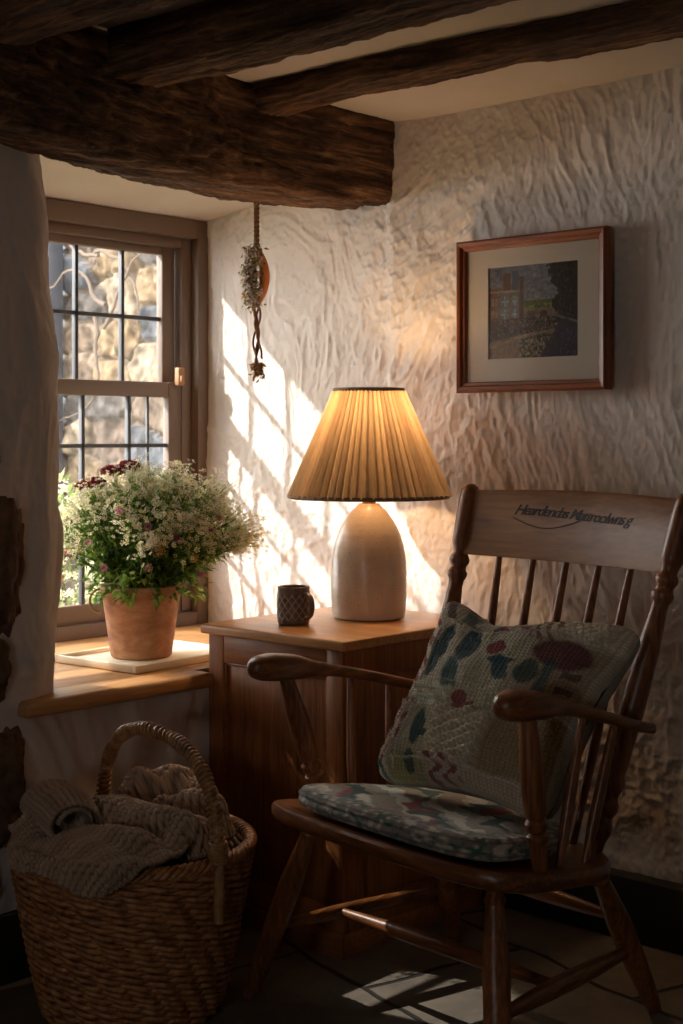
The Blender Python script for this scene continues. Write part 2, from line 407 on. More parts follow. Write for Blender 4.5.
struct(MB().box((-2.75, -1.7, 0), (-2.66, 1.2, ZC + .05)).build('wall_left_far', M['plaster'], smooth=False))
w = MB(); XO = -3.365; YW = 1.775
w.box((XO - .1, .9, -.2), (XO, YW, 2.3)).box((XO - .1, 3.03, -.2), (XO, 3.14, 2.3)).box((XO - .1, YW, -.2), (XO, 3.03, .60)).box((XO - .1, YW, 1.84), (XO, 3.03, 2.3))
w.box((XO, .9, 2.1), (-2.5, 3.1, 2.2)).box((XO, .9, 0), (-2.66, .95, 2.1)).box((XO, .9, -.2), (-2.5, 3.1, -.05)).box((XO, 3.06, 0), (-2.5, 3.1, 2.1))
struct(w.build('wall_outer', M['plaster'], smooth=False))
# soffit of the recess
x = np.linspace(-3.37, -2.56, 70); y = np.linspace(1.6, 3.03, 110); Xx, Yy = np.meshgrid(x, y, indexing='ij')
zz = 1.838 + (Xx + 3.34) * .10 + fbm(Xx * 4, Yy * 4, 0, 3, 31) * .006 + .012 * sst(2.9, 3.0, Yy) * 0
Pf = np.stack([Xx, Yy, zz], -1)
extra = Pf[-1:].copy(); extra[..., 2] = ZC + .05
struct(grid('ceiling_recess', np.concatenate([Pf, extra], 0), M['ceiling'], flip=True))
# ceiling
x = np.linspace(-2.7, 1.7, 200); y = np.linspace(-1.7, 3.02, 200); Xx, Yy = np.meshgrid(x, y, indexing='ij')
zz = ZC + fbm(Xx * 1.3, Yy * 1.3, 0, 3, 41) * .012
struct(grid('ceiling', np.stack([Xx, Yy, zz], -1), M['ceiling'], flip=True))
struct(MB().box((-2.8, -1.8, -.05), (1.8, 3.1, 0)).build('floor', M['floor'], smooth=False))
struct(MB().box((-2.3, 2.952, 0), (1.6, 3.0, .150), .006).build('baseboard_right', M['black']))
struct(MB().box((-2.66, 1.2, 0), (-2.625, 2.40, .150), .006).build('baseboard_left', M['black']))

# exposed stones in the pier
def rock(name, c, r, seed, parent, mat):
    n, m = 120, 90; u = np.linspace(0, 2*PI, n, endpoint=False); v = np.linspace(.02, PI-.02, m); U, V = np.meshgrid(u, v, indexing='ij')
    d = np.stack([np.cos(U)*np.sin(V), np.sin(U)*np.sin(V), np.cos(V)], -1)
    d2 = np.sign(d) * np.abs(d) ** .8
    rr = 1 + fbm(d[...,0]*1.7+seed, d[...,1]*1.7, d[...,2]*1.7, 5, seed, .5) * .42
    return grid(name, np.array(c) + d2 * rr[..., None] * np.array(r), mat, parent, cu=True)
for i, (c, r) in enumerate([((-2.640, 1.800, .905), (.040, .062, .140)), ((-2.635, 1.745, 1.13), (.035, .05, .05)), ((-2.63, 1.755, .68), (.035, .065, .075)), ((-2.640, 1.79, .42), (.05, .075, .125)), ((-2.645, 1.72, .22), (.04, .06, .07))]):
    rock('stone', c, r, 100 + i * 7, wl, M['wallstone'])

# ------------------------------------------------------------------ window
win = thing('window_1', 'brown painted sash window', 'window', (-3.3, 2.5, .61)); del win['label']; del win['category']; struct(win)
W0, W1 = YW, 3.012
f = MB()
f.box((-3.39, 2.968, .60), (-3.282, W1, 1.842), .004).box((-3.39, W0, .60), (-3.282, W0 + .05, 1.842), .004)
f.box((-3.39, W0 + .05, 1.785), (-3.282, 2.968, 1.842), .004).box((-3.39, W0 + .05, .600), (-3.282, 2.968, .648), .004)
f.box((-3.39, 2.928, .648), (-3.312, 2.968, 1.785), .003).box((-3.39, W0 + .05, .648), (-3.312, W0 + .095, 1.785), .003)
f.box((-3.39, W0 + .095, 1.755), (-3.312, 2.928, 1.785), .003)
f.build('window_frame', M['paint'], win)
def sash(name, xc, z0, z1, rail_b, rail_t, horiz, verts, thin=()):
    y0, y1 = W0 + .088, 2.922; st = .05; g = MB()
    g.box((xc - .014, y0, z0), (xc + .014, y0 + st, z1), .004).box((xc - .014, y1 - st, z0), (xc + .014, y1, z1), .004)
    g.box((xc - .014, y0 + st, z0), (xc + .014, y1 - st, z0 + rail_b), .004).box((xc - .014, y0 + st, z1 - rail_t), (xc + .014, y1 - st, z1), .004)
    o = g.build(name, M['paint'], win)
    b = MB()
    for h in horiz: b.box((xc - .008, y0 + st, h - .006), (xc + .008, y1 - st, h + .006), .002)
    for v in verts: b.box((xc - .008, v - .006, z0 + rail_b), (xc + .008, v + .006, z1 - rail_t), .002)
    for v in thin: b.box((xc - .004, v - .004, z0 + rail_b), (xc + .004, v + .004, z1 - rail_t), .001)
    b.build('glazing_bars', M['lead'], o)
    MB().box((xc - .002, y0 + st, z0 + rail_b), (xc + .002, y1 - st, z1 - rail_t)).build('glass', M['glass'], o, smooth=False)
    return o
vb = [2.389, 2.557, 2.726]
sash('upper_sash', -3.352, 1.300, 1.768, .040, .036, [1.537], vb)
sash('lower_sash', -3.322, .640, 1.345, .062, .045, [1.155, .93], vb, thin=(2.800,))
MB().box((-3.306, 2.893, 1.335), (-3.286, 2.918, 1.39), .004).box((-3.310, 2.897, 1.345), (-3.278, 2.909, 1.365), .003).build('latch', M['latchwood'], win)
# sill board
sl = MB().box((-3.30, 1.62, .572), (-2.652, 3.0, .609), .004).box((-2.70, 1.845, .572), (-2.585, 2.393, .6092), .012, seg=3); sl.build('sill', M['sill'], win)

# ------------------------------------------------------------------ beams
def timber(name, cx, cz, wx, wz, t, mat, seed, axis, rough=1.0, parent=None, segs=132, squareness=3.2):
    """rough-hewn timber: t along its run, cx/cz centre, wx/wz full widths, all arrays"""
    n = len(t); a = np.linspace(0, 2*PI, segs, endpoint=False); ca, sa = np.cos(a), np.sin(a)
    k = (np.abs(ca)**squareness + np.abs(sa)**squareness) ** (-1/squareness)
    Px = cx[:,None] + k * ca * wx[:,None] / 2; Pz = cz[:,None] + k * sa * wz[:,None] / 2; T = np.broadcast_to(t[:,None], Px.shape)
    nx, nz_ = ca, sa
    per = np.broadcast_to(a[None,:], Px.shape)
    D = fbm(Px*6, T*2.4, Pz*6, 3, seed) * .016 + np.abs(fbm(Px*38, T*5, Pz*38, 3, seed+5)) * -.016 + fbm(Px*16, T*22, Pz*16, 3, seed+8) * .006 + np.abs(fbm(Px*90, T*11, Pz*90, 2, seed+15)) * -.006 + .006
    Px = Px + D * nx * rough; Pz = Pz + D * nz_ * rough
    P = np.stack([Px, T, Pz], -1) if axis == 'y' else np.stack([T, Px, Pz], -1)
    mb = MB(); V = P.reshape(-1, 3); F = gfaces(n, segs, False, True, flip=(axis == 'y')).tolist()
    F.append(list(range(segs))); F.append([(n-1)*segs + i for i in range(segs)][::-1])
    return mk(name, V, F, mat, parent, True)
ty = np.linspace(2.990, .2, 900)
front = np.interp(ty, [.2, 1.0, 1.50, 1.94, 2.45, 3.0], [-1.95, -2.13, -2.30, -2.42, -2.51, -2.528])
back = np.interp(ty, [.2, 1.0, 1.69, 2.06, 2.44, 3.0], [-2.15, -2.33, -2.49, -2.62, -2.70, -2.76])
ker = np.ones(81) / 81
sm = lambda q: np.convolve(np.pad(q, 40, mode='edge'), ker, 'valid')
front, back = sm(front), sm(back)
zb = sm(np.interp(ty, [.2, 1.5, 1.8, 2.2, 2.6, 3.0], [1.80, 1.795, 1.785, 1.785, 1.792, 1.815]))
zt = np.full_like(zb, 2.06)
lint = timber('ceiling_beam', (front+back)/2, (zt+zb)/2, (front-back)*1.03, (zt-zb)*1.03, ty, M['oak_y'], 201, 'y', 1.0, squareness=9)
tag(lint, 'massive rough-hewn dark oak lintel running above the window recess to the corner', 'beam')
def joist(y0, y1, zb_, x0, seed, label, bow=0):
    t = np.concatenate([np.linspace(x0, -.9, 560), np.linspace(-.89, 1.6, 60)]); u = (t - x0) / (1.6 - x0)
    c = np.full_like(t, (y0+y1)/2) + fbm(t*1.2, 0*t, 0, 2, seed) * .02
    zbn = zb_ + fbm(t*1.5, 0*t+3, 0, 2, seed+1) * .012
    o = timber('ceiling_joist', c, (2.075+zbn)/2, np.full_like(t, y1-y0)*1.02, (2.075-zbn)*1.02, t, M['oak_x'], seed, 'x', .75, squareness=6)
    tag(o, label, 'beam')
joist(2.455, 2.575, 1.977, -2.50, 301, 'slim dark oak ceiling joist nearest the picture wall')
joist(1.925, 2.075, 1.938, -2.395, 331, 'thick dark oak ceiling joist in the middle of the three cross timbers')
joist(1.42, 1.640, 1.925, -2.27, 351, 'dark oak ceiling joist cut by the top left of the view, farthest from the picture')

# ------------------------------------------------------------------ outside
def stone_wall(name, y, x0, x1, z0, z1):
    nx, nz = 260, 300; xs = np.linspace(x0, x1, nx); zs = np.linspace(z0, z1, nz); X, Z = np.meshgrid(xs, zs, indexing='ij')
    cw, ch = .25, .15; U = X / cw + fbm(X*4, Z*4, 0, 2, 5)*.2; V = Z / ch + fbm(X*4, Z*4, 0, 2, 9)*.25
    iu, iv = np.floor(U).astype(int), np.floor(V).astype(int); d1 = np.full(X.shape, 9.); d2 = d1.copy(); cid = np.zeros(X.shape)
    for a in (-1, 0, 1):
        for b in (-1, 0, 1):
            ju, jv = iu + a, iv + b; hx = _hash(ju, jv, 0*ju, 3); hy = _hash(ju, jv, 0*ju, 4)
            dd = np.maximum(np.abs(ju + .5 + (hx-.5)*.75 - U), np.abs(jv + .5 + (hy-.5)*.75 - V)*.9) * .6 + np.hypot(ju + .5 + (hx-.5)*.75 - U, jv + .5 + (hy-.5)*.75 - V) * .4
            c = _hash(ju, jv, 0*ju, 6); m = dd < d1
            d2 = np.where(m, d1, np.minimum(d2, dd)); cid = np.where(m, c, cid); d1 = np.where(m, dd, d1)
    e = sst(0, .10, d2 - d1); h = e * (.015 + .03 * cid) + fbm(X*14, Z*14, 0, 4, 12) * .03
    pal = np.array([hexc('594e46'), hexc('695c50'), hexc('474340'), hexc('70604c'), hexc('4b4e53'), hexc('786d5e')])
    col = pal[(cid * 5.99).astype(int)]; col = col * (1 + .8*fbm(X*25, Z*25, 0, 3, 77))[..., None]; mort = np.array(hexc('6a6054')); col = mort + (col - mort) * e[..., None]
    return grid(name, np.stack([X, y - h, Z], -1), M['stonecol'], color=col)
sw = stone_wall('wall_outside', 3.75, -4.98, -3.5, -.2, 3.4); struct(sw)
struct(MB().box((-9, 3.9, -.2), (-4.9, 4.1, 2.6)).build('wall_yard', M['dark_out'], smooth=False))
struct(MB().box((-4.99, 3.62, -.2), (-4.93, 3.70, 3.0), .005).build('trim_1', M['lead']))
struct(MB().box((-9, -3, -.25), (-3.45, 6, -.2)).build('ground', M['grass'], smooth=False))
vn = MB()
for k in range(5):
    x0 = random.uniform(-4.7, -4.45); z0 = random.uniform(1.6, 2.0); p = [Vector((x0, 3.62, z0))]
    d = Vector((random.uniform(-1, 1), 0, random.uniform(-.7, .7)))
    for i in range(16):
        d = (d + Vector((random.uniform(-.5, .5), random.uniform(-.08, .08), random.uniform(-.5, .5)))).normalized(); p.append(p[-1] + d * .035)
        p[-1].y = min(max(p[-1].y, 3.57), 3.64)
    vn.tube(p, [.009 * (1 - i / 20) for i in range(17)], 6)
tag(vn.build('climbing_vine', M['vine']), 'bare tangled vine stems on the sunlit stone wall outside the window', 'vine')

# ------------------------------------------------------------------ leaves and petals
class Soup:
    def __init__(s): s.v = []; s.f = []; s.c = []
    def leaf(s, p, d, n, L, W, col, curl=.25):
        d = d.normalized(); side = d.cross(n)
        if side.length < 1e-4: side = d.cross(Vector((1, 0, .3)))
        side.normalize(); n = side.cross(d); b = len(s.v)
        s.v += [tuple(p), tuple(p + d*L*.45 + side*W*.5 + n*L*.06), tuple(p + d*L*.45 - side*W*.5 + n*L*.06), tuple(p + d*L - n*L*curl), tuple(p + d*L*.5)]
        s.f += [(b, b+1, b+4), (b, b+4, b+2), (b+1, b+3, b+4), (b+4, b+3, b+2)]; s.c += [col] * 5
    def bloom(s, p, n, R, col, mid, k=5, cup=.35):
        n = n.normalized(); u = n.cross(Vector((.3, .7, .2))).normalized(); w = n.cross(u); b = len(s.v); s.v.append(tuple(p)); s.c.append(mid)
        for i in range(k):
            a = 2*PI*i/k; e = .62*2*PI/k/1.3
            for da, rr in ((-e*.6, .85), (0, 1.0), (e*.6, .85)):
                s.v.append(tuple(p + (u*math.cos(a+da) + w*math.sin(a+da))*R*rr + n*R*cup)); s.c.append(col)
            j = b + 1 + i*3; s.f += [(b, j, j+1), (b, j+1, j+2)]
    def tube(s, pts, r, col):
        m = MB().tube(pts, r, 4, False); b = len(s.v); s.v += m.v; s.f += [tuple(b + i for i in f) for f in m.f]; s.c += [col] * len(m.v)
    def build(s, name, mat, parent=None): return mk(name, np.array(s.v), s.f, mat, parent, False, np.array(s.c))
def rv(s=1): return Vector((random.gauss(0, s), random.gauss(0, s), random.gauss(0, s)))

# shrub outside
def shrub(c, R, label, nl, whites):
    s = Soup(); c = Vector(c); g = [hexc('7f8f4e'), hexc('9aa868'), hexc('5f7038'), hexc('b3b98a')]
    root = thing('garden_shrub', label, 'shrub', (c.x, c.y, -.2)); st = MB()
    for k in range(14):
        e = c + Vector((random.uniform(-R, R)*.6, random.uniform(-R, R)*.6, random.uniform(-.2, .6)*R)); st.tube([(c.x, c.y, -.2), (c.x + (e.x-c.x)*.3, c.y + (e.y-c.y)*.3, c.z - R*.6), tuple(e)], [.012, .009, .004], 6)
    st.build('stem', M['vine'], root)
    for k in range(nl):
        q = rv(1).normalized() * R * random.uniform(.4, 1) ** .5; q.z *= 1.1; s.leaf(c + q, (q + rv(.4)*R), Vector((0, 0, 1)), random.uniform(.03, .055), .022, random.choice(g))
    s.build('foliage', M['leaf'], root); s = Soup()
    for k in range(whites):
        q = rv(1).normalized() * R * random.uniform(.9, 1.1); s.bloom(c + q, q, .014, hexc('e9e4d8'), hexc('d8cf80'))
    o = s.build('white_blossoms', M['petal'], root); o['kind'] = 'stuff'
shrub((-4.15, 3.0, .72), .30, 'leafy pale-blossomed shrub in the yard outside the window', 1500, 500)
shrub((-4.35, 3.32, .25), .20, 'low green shrub at the foot of the stone wall outside the window', 800, 60)

# ------------------------------------------------------------------ cabinet
CX0, CX1, CY0, CY1, CH = -2.638, -2.190, 2.420, 2.94, .722
cab = thing('side_cabinet', 'reddish-brown panelled wooden cabinet in the corner carrying the lamp and mug', 'cabinet', ((CX0+CX1)/2, (CY0+CY1)/2, 0))
MB().box((CX0 - .008, CY0 - .022, CH - .024), (CX1 + .022, CY1 + .01, CH), .005, seg=3).build('top', M['cab_top'], cab)
MB().box((CX0 + .014, CY0 + .014, .02), (CX1 - .014, CY1, CH - .03)).build('body', M['cab_z'], cab, smooth=False)
def framed(y_or_x, lo, hi, face, name_f):
    g = MB(); g2 = MB(); z0, z1 = .0, CH - .024; st = .052
    def bx(m, a0, a1, z0, z1, d0, d1, bv=.003):
        if face == 'front': m.box((a0, y_or_x + d0, z0), (a1, y_or_x + d1, z1), bv)
        else: m.box((y_or_x - d1, a0, z0), (y_or_x - d0, a1, z1), bv)
    for e0, e1 in ((lo, lo + st), (hi - st, hi)):
        g = MB(); bx(g, e0, e1, z0, z1, 0, .02); g.build('stile', M['cab_z'], cab)
    for e0, e1 in ((z1 - .068, z1), (0, .105)):
        g = MB(); bx(g, lo + st, hi - st, e0, e1, .001, .02); g.build('rail', M['cab_x'] if face == 'front' else M['cab_z'], cab)
    p = MB(); bx(p, lo + st - .002, hi - st + .002, .10, z1 - .066, .011, .018, .002); p.build(name_f + '_panel', M['cab_z'], cab)
    q = MB()
    for a0, a1, zz0, zz1 in ((lo+st, lo+st+.007, .105, z1-.068), (hi-st-.007, hi-st, .105, z1-.068), (lo+st, hi-st, z1-.075, z1-.068), (lo+st, hi-st, .105, .112)): bx(q, a0, a1, zz0, zz1, .005, .014, .002)
    q.build(name_f + '_moulding', M['cab_x'], cab)
framed(CY0, CX0, CX1, 'front', 'front'); framed(CX1, CY0 + .0195, CY1, 'side', 'side')
MB().box((CX0 - .004, CY0 - .006, 0), (CX1 + .006, CY0, .055), .004).box((CX1, CY0 - .006, 0), (CX1 + .006, CY1, .055), .004).build('plinth', M['cab_x'], cab)

# ------------------------------------------------------------------ lamp
LX, LY, LZ = -2.414, 2.765, CH
lamp = thing('table_lamp', 'lit table lamp with cream pottery base and tan pleated shade on the cabinet', 'lamp', (LX, LY, LZ))
prof = [(0, .0), (0, .084), (.003, .090), (.012, .0935), (.06, .0965), (.11, .0965), (.15, .0945), (.185, .0885), (.215, .079), (.24, .067), (.262, .052), (.276, .040), (.284, .030), (.290, .024), (.292, .0)]
pz = np.linspace(.003, .29, 90); pr = np.interp(pz, [p[0] for p in prof[1:-1]], [p[1] for p in prof[1:-1]])
pr = np.convolve(np.pad(pr, 2, mode='edge'), np.ones(5)/5, 'valid') + np.sin(pz * 420) * .0001
seg = 72; a = np.linspace(0, 2*PI, seg, endpoint=False)
P = np.stack([LX + pr[:,None]*np.cos(a), LY + pr[:,None]*np.sin(a), LZ + np.broadcast_to(pz[:,None], (90, seg))], -1)
V = P.reshape(-1,3); F = gfaces(90, seg, False, True, flip=True).tolist(); F.append(list(range(seg))[::-1]); F.append([89*seg+i for i in range(seg)])
mk('base', V, F, M['ceramic'], lamp)
MB().lathe((LX, LY, LZ), (LX, LY, LZ + .004), [(0, .083), (1, .083)], 48).build('foot_pad', M['trimc'], lamp)
MB().lathe((LX, LY, LZ + .288), (LX, LY, LZ + .44), [(0, .018), (.3, .018), (.32, .012), (.5, .012), (.52, .02), (1, .02)], 24).build('socket', M['brass'], lamp)
zs0, zs1, r0, r1 = 1.030, 1.300, .203, .088
nt_, npz = 1000, 40; a = np.linspace(0, 2*PI, nt_, endpoint=False); tz = np.linspace(0, 1, npz)
A, T = np.meshgrid(a, tz, indexing='ij'); npl = 58
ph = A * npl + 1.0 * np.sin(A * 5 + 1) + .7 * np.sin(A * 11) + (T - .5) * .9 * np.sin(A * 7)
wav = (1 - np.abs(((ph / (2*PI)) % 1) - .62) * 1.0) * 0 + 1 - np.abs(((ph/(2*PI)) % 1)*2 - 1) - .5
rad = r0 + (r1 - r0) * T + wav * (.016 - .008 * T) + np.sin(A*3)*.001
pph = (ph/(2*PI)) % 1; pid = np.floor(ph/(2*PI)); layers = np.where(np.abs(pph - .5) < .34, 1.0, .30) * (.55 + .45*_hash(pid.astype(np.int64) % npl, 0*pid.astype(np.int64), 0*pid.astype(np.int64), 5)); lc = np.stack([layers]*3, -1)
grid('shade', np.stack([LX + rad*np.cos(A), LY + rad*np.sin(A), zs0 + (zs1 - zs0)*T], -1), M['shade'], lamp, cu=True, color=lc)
for nm, r, z in (('lower_binding', r0 + .001, zs0), ('upper_binding', r1 + .001, zs1)):
    aa = np.linspace(0, 2*PI, 90, endpoint=False); th = np.linspace(0, 2*PI, 8, endpoint=False); AA, TT = np.meshgrid(aa, th, indexing='ij')
    grid(nm, np.stack([LX + (r + .0035*np.cos(TT))*np.cos(AA), LY + (r + .0035*np.cos(TT))*np.sin(AA), z + .005*np.sin(TT)], -1), M['trimc'], lamp, cu=True, cv=True)
g = MB()
for k in range(3):
    q = 2*PI*k/3 + .4; g.tube([(LX, LY, 1.262), (LX + .086*math.cos(q), LY + .086*math.sin(q), zs1)], .0022, 6)
g.tube([(LX, LY, LZ + .42), (LX - .035, LY + .01, 1.18), (LX - .03, LY + .01, 1.24), (LX, LY, 1.264)], .002, 6).build('shade_carrier', M['brass'], lamp)
bz = 1.232; u = np.linspace(0, 2*PI, 24, endpoint=False); v = np.linspace(.02, PI - .02, 14); U, VV = np.meshgrid(u, v, indexing='ij')
rb = .026 * (1 - .25 * (np.cos(VV) < -0.2) * (np.abs(np.cos(VV)) - .2))
grid('bulb', np.stack([LX + rb*np.cos(U)*np.sin(VV), LY + rb*np.sin(U)*np.sin(VV), bz + .036*np.cos(VV)], -1), M['bulb'], lamp, cu=True)

# ------------------------------------------------------------------ mug
GX, GY = -2.470, 2.548
mug = thing('mug', 'small dark stoneware mug with a lattice pattern on the cabinet beside the lamp', 'mug', (GX, GY, CH + .0005))
nz, na = 70, 180; zz = np.linspace(0, 1, nz); a = np.linspace(0, 2*PI, na, endpoint=False)
pr = .0392 + .001*np.sin(zz*PI) - .0035*np.exp(-zz*40); H = .092
Zg, Ag = np.meshgrid(zz, a, indexing='ij')
lat = np.minimum(np.abs(np.sin((Ag*7 + Zg*12))), np.abs(np.sin(Ag*7 - Zg*12))); band = sst(.08, .14, Zg) * sst(.86, .78, Zg)
d = (1 - sst(.1, .4, lat)) * band; R = pr[:,None] + .0012 * d
out = np.stack([GX + R*np.cos(Ag), GY + R*np.sin(Ag), CH + .0005 + Zg*H], -1)
ci, co = np.array(hexc('40352f')), np.array(hexc('c9bdb2')); cc = ci + (co - ci) * (d*.8 + .1)[..., None]
cc = cc * (band[...,None]) + np.array(hexc('6b5c52')) * (1 - band[...,None])
zi = np.linspace(1, .06, 20); Zi, Ai = np.meshgrid(zi, a, indexing='ij'); Ri = .0355 + 0*Zi
inn = np.stack([GX + Ri*np.cos(Ai), GY + Ri*np.sin(Ai), CH + .0005 + Zi*H - .0*Zi], -1); inn[0, :, 2] += .0
P = np.concatenate([out, inn], 0); C_ = np.concatenate([cc, np.broadcast_to(np.array(hexc('4a3d36')), inn.shape)], 0)
V = P.reshape(-1,3); F = gfaces(nz+20, na, False, True, flip=True).tolist(); F.append([(nz+19)*na+i for i in range(na)]); F.append(list(range(na))[::-1])
mk('cup', V, F, M['mug'], mug, True, C_.reshape(-1,3))
hd = Vector((.62, -.12, 0)); hd = Vector((.99, .05, 0)).normalized() ; side = hd
pts = []
for k in range(15):
    t = PI * (k / 14 - .5); pts.append(Vector((GX, GY, CH + .046)) + side * (.036 + .024 * max(0, math.cos(t)) ** .7) + Vector((0, 0, .030 * math.sin(t))))
h = MB().tube(pts, .0085, 12, True, .55); o = h.build('handle', M['mug'], mug)
ca = o.data.color_attributes.new('Col', 'FLOAT_COLOR', 'POINT'); ca.data.foreach_set('color', np.tile([*hexc('5a4a40'), 1], len(o.data.vertices)))

# ------------------------------------------------------------------ picture
PX0, PX1, PZ0, PZ1 = -2.278, -1.830, 1.294, 1.682; PY = 2.974
pic = thing('framed_picture', 'framed street painting with wide cream mount on the rough wall above the chair', 'picture', ((PX0+PX1)/2, PY, PZ0))
fw = .027
def frame_piece(lo_o, hi_o):  # mitred profile loop
    prof = [(0, 0), (0, -.022), (.006, -.028), (.014, -.026), (.018, -.019), (.024, -.018), (fw, -.012), (fw, 0)]
    rings = []
    for d, yy in prof:
        rings.append([(PX0+d, PY+yy, PZ0+d), (PX1-d, PY+yy, PZ0+d), (PX1-d, PY+yy, PZ1-d), (PX0+d, PY+yy, PZ1-d)])
    return rings
R_ = frame_piece(0, 0)
for nm, idx, mt in (('frame_rail', (0, 1), 'frame_x'), ('frame_rail', (2, 3), 'frame_x'), ('frame_stile', (1, 2), 'frame_z'), ('frame_stile', (3, 0), 'frame_z')):
    m = MB(); vs = []
    for r in R_: vs += [r[idx[0]], r[idx[1]]]
    n = len(R_); m.add(vs, [(2*i, 2*i+1, 2*i+3, 2*i+2) for i in range(n-1)] + [tuple(range(0, 2*n, 2)), tuple(range(1, 2*n, 2))[::-1]])
    m.build(nm, M[mt], pic, auto=25)
mt = MB(); A0, A1, B0, B1 = -2.187, -1.919, 1.378, 1.609
yy = PY - .009; ix0, ix1, iz0, iz1 = PX0+.02, PX1-.02, PZ0+.02, PZ1-.02
mt.box((ix0, yy, iz0), (A0, yy+.004, iz1)).box((A1, yy, iz0), (ix1, yy+.004, iz1)).box((A0, yy, iz0), (A1, yy+.004, B0)).box((A0, yy, B1), (A1, yy+.004, iz1)).build('mount', M['mat'], pic, smooth=False)
MB().box((ix0, PY - .003, iz0), (ix1, PY, iz1)).build('backing', M['frame_x'], pic, smooth=False)
def paint_art(n=230):
    U, V = np.meshgrid(np.linspace(0, 1, n), np.linspace(0, 1, n), indexing='ij'); c = np.zeros((n, n, 3))
    def put(mask, col, k=1.0):
        m = (mask * k)[..., None]; c[:] = c * (1-m) + np.array(hexc(col)) * m
    nz1 = fbm(U*9, V*9, 0, 3, 51); nz2 = fbm(U*40, V*40, 0, 3, 55); nz3 = vnoise(U*70, V*60, 0, 59)
    put(np.ones_like(U), '8a8c98'); put(sst(.5, .9, V + nz1*.15), '777b8c'); put(sst(.1, .5, nz1), 'a09a9a', .6)
    put((V < .62) * (U > .38) * (U < .80) * (V > .46 - nz2*.01) * 1.0, '5d6b35'); put((V < .57 + nz1*.03) * (V > .48) * (U > .38) * (nz2 > .05) * 1., '8a9448')
    put((V < .53) * (V > .36) * (U > .40) * (U < .78) * 1.0, '8c7a66'); put((V<.5)*(V>.4)*(U>.58)*(U<.66)*1.0, '463c38'); put((V<.5)*(V>.4)*(U>.44)*(U<.52)*1.0, '5c4a3e')
    top = np.where(U < .08, .77, np.where(U < .15, .78, np.where(U < .25, .93, np.where(U < .34, .80, .88))))
    put((U < .40) * (V < top) * 1.0, '7e6a5c'); put((U < .10) * (V < .77) * 1.0, '7d4a36'); put((U<.40)*(V<.74)*(V>.72)*1.0, 'a39684'); put((U>.17)*(U<.25)*(V>.74)*(V<.93)*1.0, '6a4034'); put((U>.35)*(U<.40)*(V<.88)*1.0, '55403a')
    put((U > .02) * (U < .15) * (V > .78) * (V < .98) * (nz1 > -.1) * 1.0, '4d5568'); put((U>.27)*(U<.34)*(V>.74)*(V<.95)*1., '4a5565')
    for x0, x1 in ((.14, .23), (.27, .33)):
        for z0, z1 in ((.42, .54), (.56, .68)):
            w_ = (U > x0) * (U < x1) * (V > z0) * (V < z1); put(w_ * 1.0, '6f8494'); put(w_ * ((np.abs((U-x0)/(x1-x0) - .5) < .06) | (np.abs((V-z0)/(z1-z0) - .5) < .05)) * 1.0, 'c4bfb2')
    for x0, x1 in ((.02, .06), (.07, .095)):
        for z0, z1 in ((.45, .53), (.58, .66)): put((U>x0)*(U<x1)*(V>z0)*(V<z1)*1.0, 'a08c74')
    put((V < .30 + .12*U) * 1.0, '75604e'); put((V < .18 + .2*U) * (U < .75) * 1.0, '9a7f66'); put((np.abs(V - (.12 + .30*U)) < .012) * 1.0, 'b59a7c')
    cr = (V > .20 + .14*U) * (V < .44) * (U < .80); put(cr * (nz3 > .35) * 1.0, '26262e'); put(cr * (nz3 > .72) * 1.0, '8a7a78'); put(cr * (vnoise(U*60, V*50, 0, 63) > .78) * 1.0, '6b2f38'); put(cr * (vnoise(U*55, V*52, 0, 67) > .8) * 1.0, '4c5f4a')
    put((V < .26 - .2*np.abs(U-.62)) * (U > .35) * (U < .80) * (nz3 > .4) * 1.0, '3a4030'); put((V < .22) * (U > .35) * (U < .75) * (vnoise(U*50, V*50, 0, 71) > .68) * 1.0, 'a49a8a')
    put((U > .74 - .04*np.sin(V*25) + nz2*.03) * (V > .36) * 1.0, '231f1e'); put((U > .68 + nz2*.05) * (V > .78) * 1.0, '201d1c'); put((U>.76)*(V>.36)*(nz3>.72)*1.0, '4a3f34')
    put((U > .80 - (.38 - V)*.6) * (V < .40) * 1.0, '3c3a48'); put((np.abs(V - (.46 - .35*(U-.7))) < .012) * (U > .68) * 1.0, '7a7466'); put((U > .80) * (V < .3) * (nz3 > .7) * 1.0, '55556a')
    return np.clip(c * (.62 + nz2[..., None] * .3 + (nz3[..., None] - .5) * .3), 0, 1)
n = 230; U, V = np.meshgrid(np.linspace(A0, A1, n), np.linspace(B0, B1, n), indexing='ij')
grid('painting', np.stack([U, np.full_like(U, PY - .0045), V], -1), M['art'], pic, color=paint_art(n), flip=False)
MB().box((ix0, PY - .0135, iz0), (ix1, PY - .0120, iz1)).build('glass', M['glass'], pic, smooth=False)

# ------------------------------------------------------------------ hanging dried flowers
hx, hy = -2.76, 2.705
hang = thing('dried_flower_bunch', 'bunch of dried flowers hanging on a brown cord from the lintel beside the window', 'dried flowers', (hx, hy, 1.30))
c = MB(); zz = np.linspace(1.805, 1.675, 60)
for k in range(2):
    c.tube([(hx + .0046*math.cos(q*260 + k*PI), hy + .0046*math.sin(q*260 + k*PI), q) for q in zz], .0040, 6)
c.build('cord', M['rope'], hang)
pod = MB(); tq = np.linspace(0, 1, 26); pod.tube([(hx + .002 + .010*math.sin(PI*q), hy + .004 + .014*math.sin(PI*q), 1.685 - .15*q) for q in tq], [.003 + .0115*math.sin(PI*q)**.6 for q in tq], 20)
pod.build('seed_pod', M['pod'], hang)
s = Soup(); pals = [hexc('7b7a50'), hexc('9a8d66'), hexc('b09a92'), hexc('cdbfb0'), hexc('6a5844'), hexc('96705c')]
